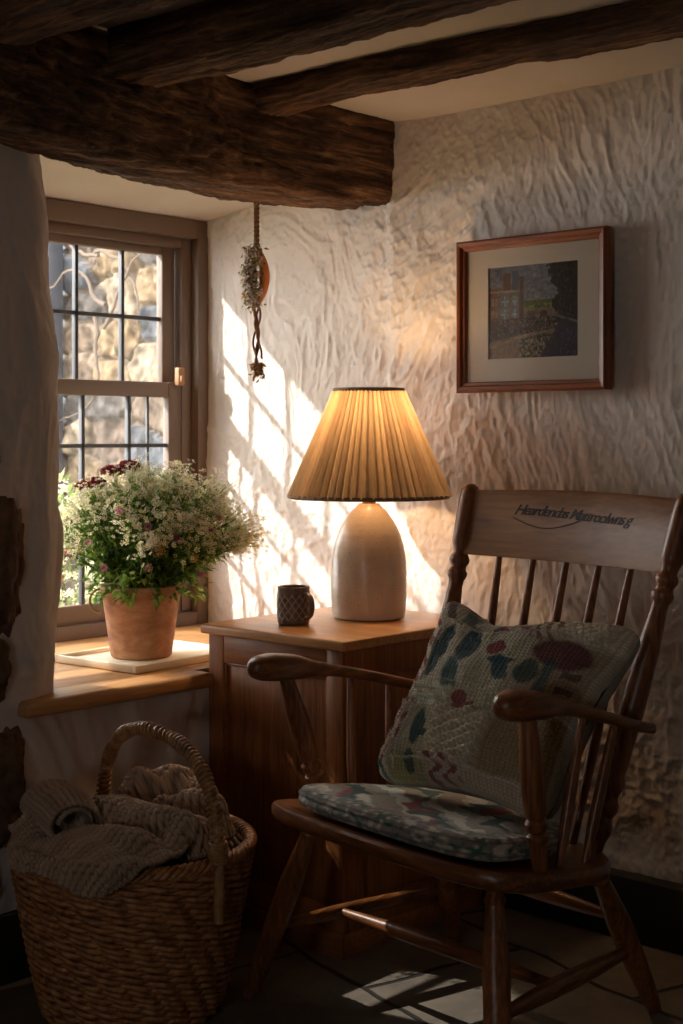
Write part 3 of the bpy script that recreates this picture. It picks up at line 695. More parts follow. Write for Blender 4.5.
for k in range(760):
    q = random.random(); cc_ = Vector((hx - .012 - .012*math.sin(q*PI), hy - .010, 1.69 - q * .16)); off = Vector((random.gauss(.020, .013), random.gauss(-.006, .008), random.gauss(0, .008)))
    s.leaf(cc_ + off, rv() + Vector((0, 0, -.6)), rv(), random.uniform(.010, .02), .007, random.choice(pals))
for k in range(60):
    q = random.random(); s.bloom(Vector((hx + .002 + random.gauss(0, .013), hy - .022 + random.gauss(0, .006), 1.685 - q*.15)), rv(.5) + Vector((-.3, -1, .2)), .007, random.choice([hexc('b8a6a0'), hexc('a58d92'), hexc('c9bd9a'), hexc('8a6f66')]), hexc('7a6a3a'))
s.build('flower_heads', M['petal'], hang)
s = Soup()
for k in range(3): s.bloom(Vector((hx - .028 + k*.006, hy - .022, 1.553 + k*.004)), Vector((-.2, -1, .2)), .008, hexc('d1ad3f'), hexc('a87d20'), 6)
s.build('yellow_flower', M['petal'], hang)
c = MB()
for k in range(4):
    ph = k*1.7; c.tube([(hx + .004*math.sin(q*60+ph) + (k-1.5)*.0035 + (1.54-q)*.05*(k % 2), hy + .004*math.cos(q*55+ph), q) for q in np.linspace(1.545, 1.33 + .02*k, 40)], [.0032]*40, 5)
c.build('hanging_strings', M['rope'], hang)
for st_x, st_n in ((.004, 110), (.010, 110)):
    s = Soup()
    for k in range(st_n):
        q = Vector((hx + st_x + random.gauss(0, .006), hy + random.gauss(0, .006), 1.380 - abs(random.gauss(0, .016)))); s.leaf(q, rv() + Vector((0, 0, -1)), rv(), random.uniform(.010, .020), .006, random.choice([hexc('8a6844'), hexc('a98a62'), hexc('6d4b2c')]))
    s.build('frayed_end', M['petal'], hang)

# ------------------------------------------------------------------ tray + potted flowers
TZ = .609
tx, ty_ = -2.86, 2.42
m = MB(); R4 = Matrix.Translation((tx, ty_, 0)) @ Matrix.Rotation(.06, 4, 'Z')
m.box((-.145, -.185, TZ + .001), (.145, .185, TZ + .010), .003, R4)
for lo, hi in (((-.150, -.19, TZ+.001), (-.138, .19, TZ+.020)), ((.138, -.19, TZ+.001), (.150, .19, TZ+.020)), ((-.14, -.19, TZ+.001), (.14, -.178, TZ+.020)), ((-.14, .178, TZ+.001), (.14, .19, TZ+.020))): m.box(lo, hi, .003, R4)
tag(m.build('tray', M['tray']), 'shallow cream tray under the flower pot on the window sill', 'tray')
FX, FY, FZ = -2.865, 2.395, TZ + .0115
pot = thing('potted_flowers', 'terracotta pot of small white and pink flowers on the window sill', 'potted plant', (FX, FY, FZ))
pp = [(0, .0), (0, .074), (.004, .078), (.02, .080), (.15, .098), (.155, .101), (.178, .105), (.182, .104), (.184, .099), (.178, .093), (.12, .086), (.12, .0)]
a = np.linspace(0, 2*PI, 64, endpoint=False); pz = np.array([p[0] for p in pp]); pr = np.array([p[1] for p in pp])
P = np.stack([FX + pr[:,None]*np.cos(a), FY + pr[:,None]*np.sin(a), FZ + np.broadcast_to(pz[:,None], (len(pp), 64))], -1)
o = grid('pot', P, M['terracotta'], pot, cv=True, flip=True); sharpen(o, 50)
MB().lathe((FX, FY, FZ + .14), (FX, FY, FZ + .165), [(0, .089), (.8, .090), (1, .02)], 32).build('soil', M['soil'], pot)
rt = Vector((.7407, .672, 0)); fd = Vector((-.6718, .7407, 0))
cl_ = Vector((FX, FY, FZ))
for sgn in (-1, 1):
    c0 = cl_ - rt*.098*(-sgn if sgn > 0 else 1) if False else cl_ + rt*(.099*sgn) - fd*.03 + Vector((0, 0, .14))
    pts = [c0 + rt*(sgn*.028*math.sin(t)) + Vector((0, 0, -.026 - .030*math.cos(t) + .03)) for t in np.linspace(0, PI, 14)]
    if sgn < 0:
        w_ = MB().tube(pts, .0035, 8); w_.tube([pts[-1] + Vector((0,0,0)), pts[-1] - fd*.04 + rt*.035 + Vector((0,0,.004)), pts[-1] - fd*.06 + rt*.075 + Vector((0,0,.014))], .0032, 8)
        w_.tube([pts[-1] + Vector((0,0,.012)), pts[-1] - fd*.05 + rt*.05 + Vector((0,0,.018)), pts[-1] - fd*.06 + rt*.075 + Vector((0,0,.014))], .0028, 8).build('wire_handle', M['wire'], pot)
# plant
greens = [hexc('5a7a34'), hexc('74963e'), hexc('466630'), hexc('8fae4c'), hexc('a8bf5e'), hexc('66884e')]
stems = Soup(); fol = Soup(); wht = Soup()
top0 = cl_ + Vector((0, 0, .165)); pinks = []
wcols = [hexc('fffbf0'), hexc('fdf6dc'), hexc('fffdf6'), hexc('f5eec4'), hexc('fdf0e6')]
for k in range(250):
    az = random.uniform(0, 2*PI); sp = random.random() ** .6
    ex = math.cos(az) * sp * .275; ey = math.sin(az) * sp * .19
    zt_ = .300 * math.sqrt(max(.05, 1 - sp*sp*.78)) + random.uniform(-.03, .025)
    base = top0 + rt*(ex*.22) + fd*(ey*.22)
    sag = .03 * sp
    e = cl_ + rt*(ex + .035) + fd*ey + Vector((0, 0, .165 + zt_ - sag))
    mid = base.lerp(e, .5) + Vector((0, 0, .04))
    path = [base*(1-t)**2 + mid*2*t*(1-t) + e*t*t for t in np.linspace(0, 1, 7)]
    stems.tube(path, .0014, random.choice(greens[:3]))
    for i in range(19):                                      # leaves on the lower two thirds
        t = random.uniform(.12, .72 if k % 3 else .9); q = base*(1-t)**2 + mid*2*t*(1-t) + e*t*t
        fol.leaf(q + rv(.008), rv(.6) + (e - base).normalized()*.6 + Vector((0, 0, .15)), Vector((0,0,1)) + rv(.4), random.uniform(.02, .042), random.uniform(.006, .013), random.choice(greens))
    for i in range(19):                                      # twiggy heads
        q = e + Vector((random.gauss(0, .020), random.gauss(0, .020), random.gauss(0, .018)))
        if i % 3 == 0: stems.tube([path[5], q], .0007, greens[3])
        wht.bloom(q, (q - top0).normalized() + rv(.5), random.uniform(.0045, .0082), random.choice(wcols), hexc('c9b84a'), 5)
    if k % 11 == 0: pinks.append(e - Vector((0, 0, random.uniform(.02, .10))) - fd*.02)
for k in range(60):                                          # low leaves spilling over the rim
    az = random.uniform(0, 2*PI); d = Vector((math.cos(az), math.sin(az), 0)); q = top0 + d*random.uniform(.05, .11)
    for i in range(9): fol.leaf(q + d*random.uniform(0, .05) + Vector((0, 0, random.uniform(-.012, .07))), d + rv(.5), Vector((0,0,1)) + rv(.3), random.uniform(.02, .045), .014, random.choice(greens))
o = stems.build('stems', M['leaf'], pot); o['kind'] = 'stuff'
fol.build('foliage', M['leaf'], pot)
o = wht.build('white_blossoms', M['petal'], pot); o['kind'] = 'stuff'
pk = [hexc('c98a96'), hexc('d7a0a6'), hexc('b56a80'), hexc('c9a08a'), hexc('d8b05a')]
pinks = []
for (ex, pz_) in ((-.19, .27), (-.13, .30), (-.05, .38), (.02, .34), (.05, .28), (.09, .31), (.13, .26), (.10, .36), (.17, .33), (.19, .36), (-.20, .21), (.15, .22), (.02, .24), (-.09, .24), (.22, .29)):
    pinks.append(cl_ + rt*(ex + .02) - fd*(.17*math.sqrt(max(.05, 1 - (ex/.25)**2))) + Vector((0, 0, pz_)))
for i, p_ in enumerate(pinks):
    s = Soup(); cc_ = random.choice(pk)
    for j in range(3): s.bloom(p_ + rv(.002), Vector((.45, -.75, .45)) + rv(.3), .011 - .002*j, cc_, hexc('8a4a40'), 7, .2 + .3*j)
    s.build('pink_flower', M['petal'], pot)
# red blooms rise behind
for k, (dx, db, dz, rr) in enumerate(((-.075, .02, .470, .027), (-.035, .02, .480, .030), (-.120, .01, .440, .024), (-.150, .02, .430, .018))):
    s = Soup(); c0 = cl_ + rt*dx + fd*db + Vector((0, 0, dz)); red = [hexc('7c1420'), hexc('9a1c28'), hexc('5e0e18')]
    for j in range(46):
        d = rv().normalized(); d.z = abs(d.z)*.8 - .1; s.bloom(c0 + Vector((d.x*rr, d.y*rr, d.z*rr*.7)), d + rv(.2), .010, random.choice(red), red[2], 5, .4)
    s.build('red_flower', M['petal'], pot)
    s = Soup(); s.tube([top0, top0.lerp(c0, .5) + Vector((0,0,.02)), c0], .0022, greens[1]); s.build('flower_stalk', M['leaf'], pot)

# ------------------------------------------------------------------ chair
O = Vector((-1.79, 2.05, 0)); wv_ = Vector((.99, -.14, 0)).normalized(); dv_ = Vector((.14, .99, 0)).normalized()
def L(s, q, z): return O + wv_*s + dv_*q + Vector((0, 0, z))
seatz = lambda q: .430 - .060 * q / .43
chair = thing('armchair', 'old turned-wood farmhouse armchair with spindle back and carved crest on the stone floor', 'chair', (-1.77, 2.28, 0))
# seat outline
def seat_outline(n=120, grow=0, wide=.350, back=.275, depth=.455, leftear=.026):
    pts = []
    for k in range(n):
        a = 2*PI*k/n; ca, sa = math.cos(a), math.sin(a); e = 6.0 if sa < 0 else 3.2
        kk = (abs(ca)**e + abs(sa)**e) ** (-1/e); u, v = kk*ca, kk*sa      # square -1..1
        vv = (v + 1) / 2; q = vv*depth; half = wide*(1-vv) + back*vv
        half += .018*math.sin(PI*min(1, vv*1.0)) + (leftear*(1-vv) if u < 0 else 0)
        pts.append((u*(half+grow), q - .018*(1 - u*u)*(1-vv) + (v*grow)))
    return pts
ol = seat_outline(); rings = [(-.012, -.034, 1), (-.004, -.030, 1), (0, -.022, 1), (0, -.008, 1), (-.004, -.002, 1), (-.012, 0, 1), (-.05, -.004, 1), (-.14, -.008, 1)]
m = MB(); vs = []; cnt = len(ol)
for gr, dz, _ in rings:
    for (s_, q_) in ol:
        r = math.hypot(s_, q_ - .22); k = (r + gr) / r; ss, qq = s_*k, .22 + (q_-.22)*k; vs.append(L(ss, qq, seatz(qq) + dz))
fs = []
for i in range(len(rings)-1):
    for k in range(cnt): k2 = (k+1) % cnt; fs.append((i*cnt+k, i*cnt+k2, (i+1)*cnt+k2, (i+1)*cnt+k))
fs.append(tuple(range(cnt))[::-1]); fs.append(tuple((len(rings)-1)*cnt+k for k in range(cnt)))
m.add(vs, fs); m.build('seat', M['chair_x'], chair)
def turned(rmax, style):
    if style == 'leg': pr = [(0, .6), (.05, .62), (.055, .8), (.075, .85), (.08, .66), (.12, .72), (.35, 1.0), (.6, .98), (.85, .80), (.97, .62), (1, .5)]
    elif style == 'post': pr = [(0, .62), (.16, .74), (.185, .74), (.195, .9), (.225, .95), (.24, .70), (.255, .72), (.268, .92), (.305, .97), (.325, .72), (.34, .74), (.355, .9), (.5, 1.0), (.66, .98), (.80, .84), (1, .62)]
    elif style == 'spindle': pr = [(0, .62), (.15, .78), (.3, 1.0), (.55, .95), (.8, .8), (1, .6)]
    elif style == 'stretcher': pr = [(0, .55), (.12, .7), (.30, .95), (.5, 1.0), (.7, .95), (.88, .7), (1, .55)]
    elif style == 'back': pr = [(0, .60), (.03, .66), (.06, .95), (.075, 1.0), (.09, .8), (.10, .72), (.115, .95), (.135, 1.02), (.15, .8), (.16, .75), (.18, .98), (.20, 1.0), (.215, .8), (.24, .88), (.40, 1.02), (.56, .98), (.64, .78), (.67, .7), (.69, .74), (.70, .95), (.715, .98), (.725, .74), (.735, .74), (.745, .98), (.76, 1.0), (.772, .74), (.79, .78), (.81, 1.02), (.93, 1.05), (.975, .95), (.992, .7), (1, .3)]
    ts = np.linspace(0, 1, 120 if style in ('back', 'post', 'leg') else 24); rs = np.interp(ts, [p[0] for p in pr], [p[1] for p in pr])
    if style in ('spindle', 'stretcher', 'leg'): rs = np.convolve(np.pad(rs, 1, mode='edge'), np.ones(3)/3, 'valid')
    return [(float(t), float(r*rmax)) for t, r in zip(ts, rs)]
# legs (foot first), local tops under the seat
FLf, FRf, BRf, BLf = Vector((-2.190, 2.125, 0)), Vector((-1.425, 1.965, 0)), Vector((-1.520, 2.640, 0)), Vector((-2.06, 2.665, 0))
FLt, FRt, BRt, BLt = L(-.240, .06, .40), L(.285, .045, .40), L(.235, .375, .352), L(-.215, .385, .352)
legs = {'fl': (FLf, FLt), 'fr': (FRf, FRt), 'br': (BRf, BRt), 'bl': (BLf, BLt)}
for k, (f_, t_) in legs.items():
    MB().lathe(t_, f_, turned(.0245, 'leg'), 24).build('leg', M['chair_z'], chair)
def on(k, z):
    f_, t_ = legs[k]; return f_.lerp(t_, z / t_.z)
aL, bL = on('fl', .165), on('bl', .165); aR, bR = on('fr', .19), on('br', .155)
MB().lathe(aL, bL, turned(.016, 'stretcher'), 18).build('stretcher', M['chair_y'], chair)
MB().lathe(aR, bR, turned(.018, 'stretcher'), 18).build('stretcher', M['chair_y'], chair)
MB().lathe(aL.lerp(bL, .36), aR.lerp(bR, .42), turned(.0165, 'stretcher'), 18).build('stretcher', M['chair_x'], chair)
MB().lathe(on('bl', .24), on('br', .235), turned(.0165, 'stretcher'), 18).build('stretcher', M['chair_x'], chair)
# back posts
BPr = (Vector((-1.525, 2.415, .372)), Vector((-1.420, 2.600, 1.070))); BPl = (Vector((-2.020, 2.485, .372)), Vector((-2.030, 2.690, 1.072)))
for A_, B_ in (BPr, BPl): MB().lathe(A_, B_, turned(.0235, 'back'), 28).build('back_post', M['chair_z'], chair)
# crest rail
nu, nv = 60, 16; u = np.linspace(0, 1, nu)
def crest_pt(u, z):
    zl = (z - .372) / (1.07 - .372); Lp = BPl[0].lerp(BPl[1], zl); Rp = BPr[0].lerp(BPr[1], zl); p = Lp.lerp(Rp, u)
    return p + dv_*(.030*math.sin(PI*u)) 
loop = []
for (zz_, off) in [(0, 0), (0, 1)]: pass
sec = [(0, -.010), (.03, -.0115), (.5, -.0115), (.97, -.0115), (1, -.008), (1.01, 0), (1, .008), (.97, .0115), (.5, .0115), (.03, .0115), (0, .010), (-.01, 0)]
P = np.zeros((nu, len(sec), 3))
for i, uu in enumerate(u):
    uu2 = .025 + uu*.95; zb_ = .912; zt_ = 1.056 + .006*math.sin(PI*uu)
    for j, (sv, th) in enumerate(sec):
        z = zb_ + (zt_ - zb_)*sv; p = crest_pt(uu2, z) + dv_*th; P[i, j] = p
V = P.reshape(-1, 3); F = gfaces(nu, len(sec), False, True).tolist(); F.append(list(range(len(sec)))); F.append([(nu-1)*len(sec)+k for k in range(len(sec))][::-1])
crest = mk('crest_rail', V, F, M['crest'], chair); sharpen(crest, 40)
# carved lettering
cu = bpy.data.curves.new('lettering', 'FONT'); cu.body = 'Heardendas Mattroolwns g'; cu.size = .032; cu.shear = .45; cu.extrude = .0006; cu.space_character = .82; cu.align_x = 'CENTER'; cu.offset = .0003
to = bpy.data.objects.new('tmp_text', cu); COL.objects.link(to); bpy.context.view_layer.update()
dg = bpy.context.evaluated_depsgraph_get(); tm = bpy.data.meshes.new_from_object(to.evaluated_get(dg)); bpy.data.objects.remove(to)
co = np.array([v.co[:] for v in tm.vertices]); w_tot = co[:,0].max() - co[:,0].min(); k = .345 / w_tot; vs = []
Lc = (BPr[1] - BPl[1]).length
for x_, y_, z_ in co:
    uu = .505 + x_*k/Lc; zz_ = 1.003 + y_*1.0 - .004*math.sin(x_*k*12)
    p = crest_pt(uu, zz_) - dv_*(.0118 + (z_)*1.0); vs.append(tuple(p))
faces = [tuple(p.vertices) for p in tm.polygons]
sw_ = MB(); sw_.add(vs, faces)
sw_.tube([crest_pt(.505 + xx/Lc, 1.0 - .020*math.sin((xx+.17)/.19*PI)*1.0 if xx < .02 else 1.0 + (xx-.02)*.0) - dv_*.0122 for xx in np.linspace(-.17, .02, 24)], .0011, 5)
sw_.build('carved_lettering', M['carve'], crest, smooth=False)
# back spindles
for k in range(5):
    uu = (k + 1) / 6; top = crest_pt(.025 + uu*.95, .918); bot = L(-.235 + .45*uu, .418, seatz(.418) - .004)
    MB().lathe(bot, top, turned(.0115, 'spindle'), 14).build('back_spindle', M['chair_z'], chair)
# arms
def arm(front, knee, back_):
    n, sg = 48, 20; t = np.linspace(0, 1, n); P = np.zeros((n, sg, 3))
    f_, b_ = Vector(front), Vector(back_)
    for i, tt in enumerate(t):
        c0 = f_.lerp(b_, tt); c0.z = f_.z + (b_.z - f_.z)*tt + .010*math.sin(PI*min(1, tt*1.15)) 
        d = (b_ - f_).normalized(); side = Vector((d.y, -d.x, 0)).normalized()
        wd = np.interp(tt, [0, .03, .10, .22, .34, .5, 1], [.010, .026, .036, .036, .026, .0215, .018]); hh = np.interp(tt, [0, .03, .10, .22, .32, .45, 1], [.010, .023, .028, .026, .016, .0125, .0115])
        c0 = c0 + Vector((0, 0, -.008*math.exp(-(tt/.12)**2)))
        for j in range(sg):
            a = 2*PI*j/sg; ca, sa = math.cos(a), math.sin(a); kk = (abs(ca)**3 + abs(sa)**3) ** (-1/3)
            P[i, j] = c0 + side*(kk*ca*wd) + Vector((0, 0, kk*sa*hh))
    V = P.reshape(-1, 3); F = gfaces(n, sg, False, True).tolist(); F.append(list(range(sg))[::-1]); F.append([(n-1)*sg+k for k in range(sg)])
    o = mk('armrest', V, F, M['chair_y'], chair); sharpen(o, 60); return f_, b_
armR = (Vector((-1.478, 2.035, .722)), None, Vector((-1.455, 2.500, .612))); armL = (Vector((-2.095, 2.035, .722)), None, Vector((-2.065, 2.575, .612)))
for A_ in (armR, armL):
    f_, b_ = arm(A_[0], None, A_[2])
    sg = 1 if A_ is armR else -1
    ap = lambda t: Vector((f_.x + (b_.x-f_.x)*t, f_.y + (b_.y-f_.y)*t, f_.z + (b_.z-f_.z)*t - .002))
    qs = {1: .138, -1: .138}[sg]; base = L(.308*sg, qs, seatz(qs) - .004)
    MB().lathe(base, ap(.17), turned(.0225, 'post'), 24).build('arm_post', M['chair_z'], chair)
    for tt, qb in ((.53, .205), (.75, .300)):
        MB().lathe(L((.292 - .03*(qb-.2)/.15)*sg, qb, seatz(qb) - .004), ap(tt), turned(.0115, 'spindle'), 14).build('arm_spindle', M['chair_z'], chair)

# seat cushion
def pad():
    nu, nv = 260, 120
    ol = seat_outline(nu, 0, .284, .215, .375, 0)
    ol = [(s_, q_ + .012) for s_, q_ in ol]
    P = np.zeros((nu, nv, 3)); col = np.zeros((nu, nv, 3)); th = np.linspace(0, 1, nv)
    Sx = np.zeros((nu, nv)); Qy = np.zeros((nu, nv))
    prof = []
    for t in th:                      # up the side and over the top to the middle
        if t < .30: a = -PI/2 + PI*(t/.30); prof.append((.018*math.cos(a) - .018, .023 + .021*math.sin(a)))
        else: k = (t-.30)/.70; prof.append((-.018 - k, .044 + .004*math.sin(PI*k)))
    for i, (s_, q_) in enumerate(ol):
        r = math.hypot(s_, q_-.21); dx, dy = s_/r, (q_-.21)/r
        for j, (e, z) in enumerate(prof):
            rr = r + e if e > -.0181 else (r - .018) * (1 + (e + .018))
            rr = max(rr, .0005); Sx[i, j] = dx*rr; Qy[i, j] = .21 + dy*rr; P[i, j] = L(Sx[i,j], Qy[i,j], seatz(Qy[i,j]) + .005 + z)
    n1 = fbm(Sx*14, Qy*14, 0, 3, 401); up = sst(.30, .42, th)[None, :]
    seam = np.exp(-((th - .155)/.02)**2)[None, :]
    wv = np.sin(Sx*520) * np.sin(Qy*520)
    D = n1*.0035*up + wv*.0007 - seam*.004 + np.abs(np.sin(Sx*34 + 2*n1))*.003*up
    P[..., 2] += D * up + 0; r_ = np.sqrt(Sx**2 + (Qy-.21)**2) + 1e-6
    dirs = np.array([wv_[:], dv_[:]]); side = (1-up) * (D + wv*.001 + fbm(Sx*40, Qy*40, P[...,2]*40, 2, 9)*.002)
    P += ((Sx/r_)[..., None]*dirs[0] + ((Qy-.21)/r_)[..., None]*dirs[1]) * side[..., None]
    base = np.array(hexc('8f8a7e')); c = np.broadcast_to(base, P.shape).copy()
    wob = fbm(Sx*9, Qy*9, 0, 3, 411)
    st = np.sin((Sx*.8 + Qy*1.6)*46 + wob*3.5)
    def put(mk_, cc): 
        mm = mk_[..., None]; c[:] = c*(1-mm) + np.array(hexc(cc))*mm
    put(sst(.35, .6, st), 'c9c0b0'); put(sst(.45, .7, np.sin((Sx*.7+Qy*1.5)*29 + wob*5 + 1)), '2e5149'); put(sst(.72, .85, np.sin((Sx*.9+Qy*1.4)*23 + wob*4 + 3)) * sst(-.1, .2, fbm(Sx*6, Qy*6, 0, 2, 5)), '8a3b3c')
    sp = sst(.56, .64, vnoise(Sx*85, P[...,2]*110, Qy*85, 421)); side_m = (1-up)*np.ones_like(Sx)
    put(side_m, '6d665e'); put(side_m*sp, '2f4f48'); put(side_m*sst(.6, .66, vnoise(Sx*95, P[...,2]*120, Qy*95, 423)), 'a39a8c')
    put(side_m * np.exp(-((th-.10)/.012)**2)[None,:] * .8, '4a443e'); put(side_m * np.exp(-((th-.22)/.012)**2)[None,:] * .8, '4a443e')
    c = np.clip(c*1.7, 0, .85); V = P.reshape(-1, 3); F = gfaces(nu, nv, True, False).tolist(); F.append([i*nv for i in range(nu)])
    o = mk('seat_cushion', V, F, M['seatpad'], None, True, c.reshape(-1, 3))
    bm = bmesh.new(); bm.from_mesh(o.data); bmesh.ops.recalc_face_normals(bm, faces=bm.faces[:]); bm.to_mesh(o.data); bm.free()
    tag(o, 'flat woven seat pad in green, cream and red lying on the armchair seat', 'cushion')
    t = MB(); p0 = L(-.19, .30, seatz(.3) + .045); t.tube([p0, p0 + Vector((.01, .02, .012)), p0 + Vector((.04, .03, .020)), p0 + Vector((.09, .03, .014))], .002, 6)
    t.build('tie_cord', M['cane'], o)
pad()

# patchwork pillow
def pillow():
    n = 420; BL, TL, TR, BR = Vector((-1.945, 2.235, .468)), Vector((-1.925, 2.475, .840)), Vector((-1.412, 2.445, .818)), Vector((-1.492, 2.215, .462))
    g = np.linspace(0, 1, n); U, V = np.meshgrid(g, g, indexing='ij')
    b = lambda A_: np.array(A_[:])
    # edges bow inwards between the pointed corners
    cu_ = .075; Uw = U + (.5 - U)*2*cu_*np.sin(PI*V)*np.abs(2*U-1)**2 ; Vw = V + (.5 - V)*2*cu_*np.sin(PI*U)*np.abs(2*V-1)**2
    mid = (b(BL)*((1-Uw)*(1-Vw))[...,None] + b(TL)*((1-Uw)*Vw)[...,None] + b(TR)*(Uw*Vw)[...,None] + b(BR)*(Uw*(1-Vw))[...,None])
    cen = mid.mean((0, 1)); mid = mid + (cen - mid) * (.11*(np.abs(2*U-1)*np.abs(2*V-1))**7)[..., None]
    mid[..., 2] -= .034*np.exp(-((U-.34)/.20)**2)*V**3
    nrm = np.cross(b(BR)-b(BL), b(TL)-b(BL)); nrm /= np.linalg.norm(nrm)      # towards -Y / up
    e = np.minimum(np.minimum(U, 1-U), np.minimum(V, 1-V))
    th = .088 * (np.clip(4*U*(1-U), 0, 1)**.34) * (np.clip(4*V*(1-V), 0, 1)**.34)
    wr = fbm(U*5, V*5, 0, 3, 501)*.007 + fbm(U*13, V*13, 0, 2, 503)*.003
    # ---- pattern
    c = np.broadcast_to(np.array(hexc('a39a88')), U.shape + (3,)).copy(); h = np.zeros_like(U)
    w1 = fbm(U*18, V*18, 0, 3, 511)*.012; u, v = U + w1, V + fbm(U*18, V*18, 0, 3, 515)*.012
    def R(a0, a1, b0, b1, s=.006): return sst(a0-s, a0+s, u)*sst(a1+s, a1-s, u)*sst(b0-s, b0+s, v)*sst(b1+s, b1-s, v)
    def E(a0, b0, ra, rb, rot=0, s=.25):
        x, y = u-a0, v-b0; X_ = x*math.cos(rot)+y*math.sin(rot); Y_ = -x*math.sin(rot)+y*math.cos(rot); d = np.sqrt((X_/ra)**2+(Y_/rb)**2); return sst(1+s, 1-s*.3, d)
    def put(mk_, cc, k=.92): mm = (mk_*k)[..., None]; c[:] = c*(1-mm) + np.array(hexc(cc))*mm
    ST = lambda q, a0=.1, b0=.5: sst(a0, b0, q)
    put(R(0, .12, 0, 1), 'b8ad9c'); put(R(0, .11, .40, .95)*ST(np.sin(v*60 + u*40)), '7d3f40'); put(R(.02, .16, .06, .40)*ST(np.sin(u*95 + 2*np.sin(v*30)), .1, .4), '7c3a3e')
    put(R(0, 1, .85, 1), '9d9483'); put(R(0, .3, .86, 1)*ST(np.sin(u*50+v*30)), '6e5a52'); put(R(.16, .42, .87, .97)*ST(np.sin(u*34)), '34514f', .7)
    put(R(.13, .40, .42, .84), 'b3aa96'); put(E(.175, .67, .035, .14, -.15), '2b4a50'); put(E(.325, .74, .05, .11, .05), '2b4a50'); put(E(.31, .55, .045, .08, .3), '2f5150')
    put(R(.17, .36, .36, .42), 'd0c8b4'); put(R(.12, .36, .40, .52)*ST(np.sin(v*110)), 'd0c7b5', .6)
    put(R(.30, .62, .34, .80)*(1-R(.13, .40, .42, .84)), 'a09a84'); put(R(.40, .62, .84, .93)*ST(np.sin(u*52 + v*40), -.1, .2), '7b3338'); put(E(.47, .73, .045, .042), '7a2f33'); put(E(.55, .62, .035, .075, .5), '2a4952'); put(E(.53, .66, .06, .02), '2a4952')
    put(E(.42, .44, .035, .035), '7c3339'); put(E(.47, .40, .05, .02, .7), '7c3339'); put(R(.18, .36, .06, .38), 'a19a80'); put(E(.25, .27, .032, .085, .1), '274a4e'); put(E(.29, .24, .03, .018, .5), '274a4e')
    put(R(.62, 1, .82, 1), 'c0b49d'); put(R(.60, .72, .80, .97)*ST(np.sin(u*120+v*60), .0, .3), '7a4646', .8)
    put(R(.66, .98, .46, .80), '93866f'); put(E(.80, .74, .13, .07, -.1), '5c2a2e'); put(R(.74, .80, .50, .70), '2c444a', .8); put(R(.84, .94, .48, .72)*ST(np.sin(v*80)), '4a2f2a', .8); put(E(.68, .62, .05, .06), '41504a')
    put(R(.34, .62, .10, .38), 'b5aa93'); put(R(.64, .98, .12, .44), '8f7d5c'); put(R(0, .14, 0, .10)*ST(np.sin(u*70 + v*55)), '3a5f5c')
    put(R(.14, .34, 0, .13), '8c8a5e'); put(E(.26, .09, .03, .06, .2), '2c4338'); put(R(.36, .56, 0, .14)*ST(np.sin(u*66 + 2*np.sin(v*60))), '76373c'); put(R(.6, .95, 0, .10), 'a79a86')
    # ---- relief: cables, ribs, seams, stitches
    h += R(.34, .64, .10, .40)*np.abs(np.sin((u*.75 + (-v)*1.3)*42))*.013
    h += R(.60, .96, .83, .99)*np.abs(np.sin((u*.8 - v*1.3)*48))*.006
    h += R(.13, .42, .78, .85)*np.abs(np.sin(u*95))*.004 + R(.12, .36, .40, .50)*np.abs(np.sin(v*62 + 2*(u-.2)**2*60))*.005
    h += R(.02, .16, .06, .40)*np.abs(np.sin(u*70 + 1.5*np.sin(v*34)))*.006 + R(.36, .58, 0, .14)*np.abs(np.sin(u*66))*.004
    for sm_, ax in ((.135, u), (.175, u)): pass
    def seamv(x0, b0, b1): return np.exp(-((u-x0)/.006)**2)*sst(b0-.01, b0, v)*sst(b1+.01, b1, v)
    def seamh(y0, a0, a1): return np.exp(-((v-y0)/.006)**2)*sst(a0-.01, a0, u)*sst(a1+.01, a1, u)
    sm_ = seamh(.845, .1, 1) + seamv(.125, .05, .85) + seamh(.41, .12, .36) + seamv(.165, .05, .4) + seamh(.10, .1, .95) + seamv(.635, .1, .5) + seamh(.445, .6, 1)
    h += sm_*.0035; put(np.clip(sm_, 0, 1), 'c9bfae', .6)
    kn = np.abs(np.sin(U*PI*46)) * (.6 + .4*np.sin(V*2*PI*60 + np.abs(((U*46) % 1) - .5)*6)); h += kn*.0026
    c = np.clip(c * 1.6 + .02, 0, .85) * ((.66 + .42*kn)[..., None])
    fz = sst(.05, .0, e)
    out = mid + nrm*(th + wr*1.4 + 1.7*h*(1-fz*.8))[..., None]; bk = mid - nrm*(th*.9)[..., None]
    # rim of loose wool loops along the edges
    F1 = gfaces(n, n).tolist(); ofs = n*n; st = 6; idx = np.arange(0, n, st); idx[-1] = n-1
    o = mk('pillow_front', out.reshape(-1, 3), F1, M['pillow'], None, True, c.reshape(-1, 3))
    # closed mesh: back face welded along the border
    bm = bmesh.new(); bm.from_mesh(o.data); me2 = bpy.data.meshes.new('t'); loc = np.array(o.location)
    me2.from_pydata((bk.reshape(-1, 3) - loc).tolist(), [], gfaces(n, n, flip=True).tolist()); ca = me2.color_attributes.new('Col', 'FLOAT_COLOR', 'POINT')
    cb = np.ones((n*n, 4)); cb[:, :3] = hexc('8f8676'); ca.data.foreach_set('color', cb.ravel()); bm.from_mesh(me2)
    be = [e_ for e_ in bm.edges if e_.is_boundary]; bmesh.ops.remove_doubles(bm, verts=list({v_ for e_ in be for v_ in e_.verts}), dist=.012) if False else None
    bmesh.ops.holes_fill(bm, edges=[], sides=0); bm.to_mesh(o.data); bm.free(); o.data.polygons.foreach_set('use_smooth', [True]*len(o.data.polygons))
    o.name = 'patchwork_pillow'; o.data.name = 'patchwork_pillow'
    tag(o, 'square patchwork knitted pillow in cream, teal and burgundy leaning on the armchair back', 'pillow')
pillow()

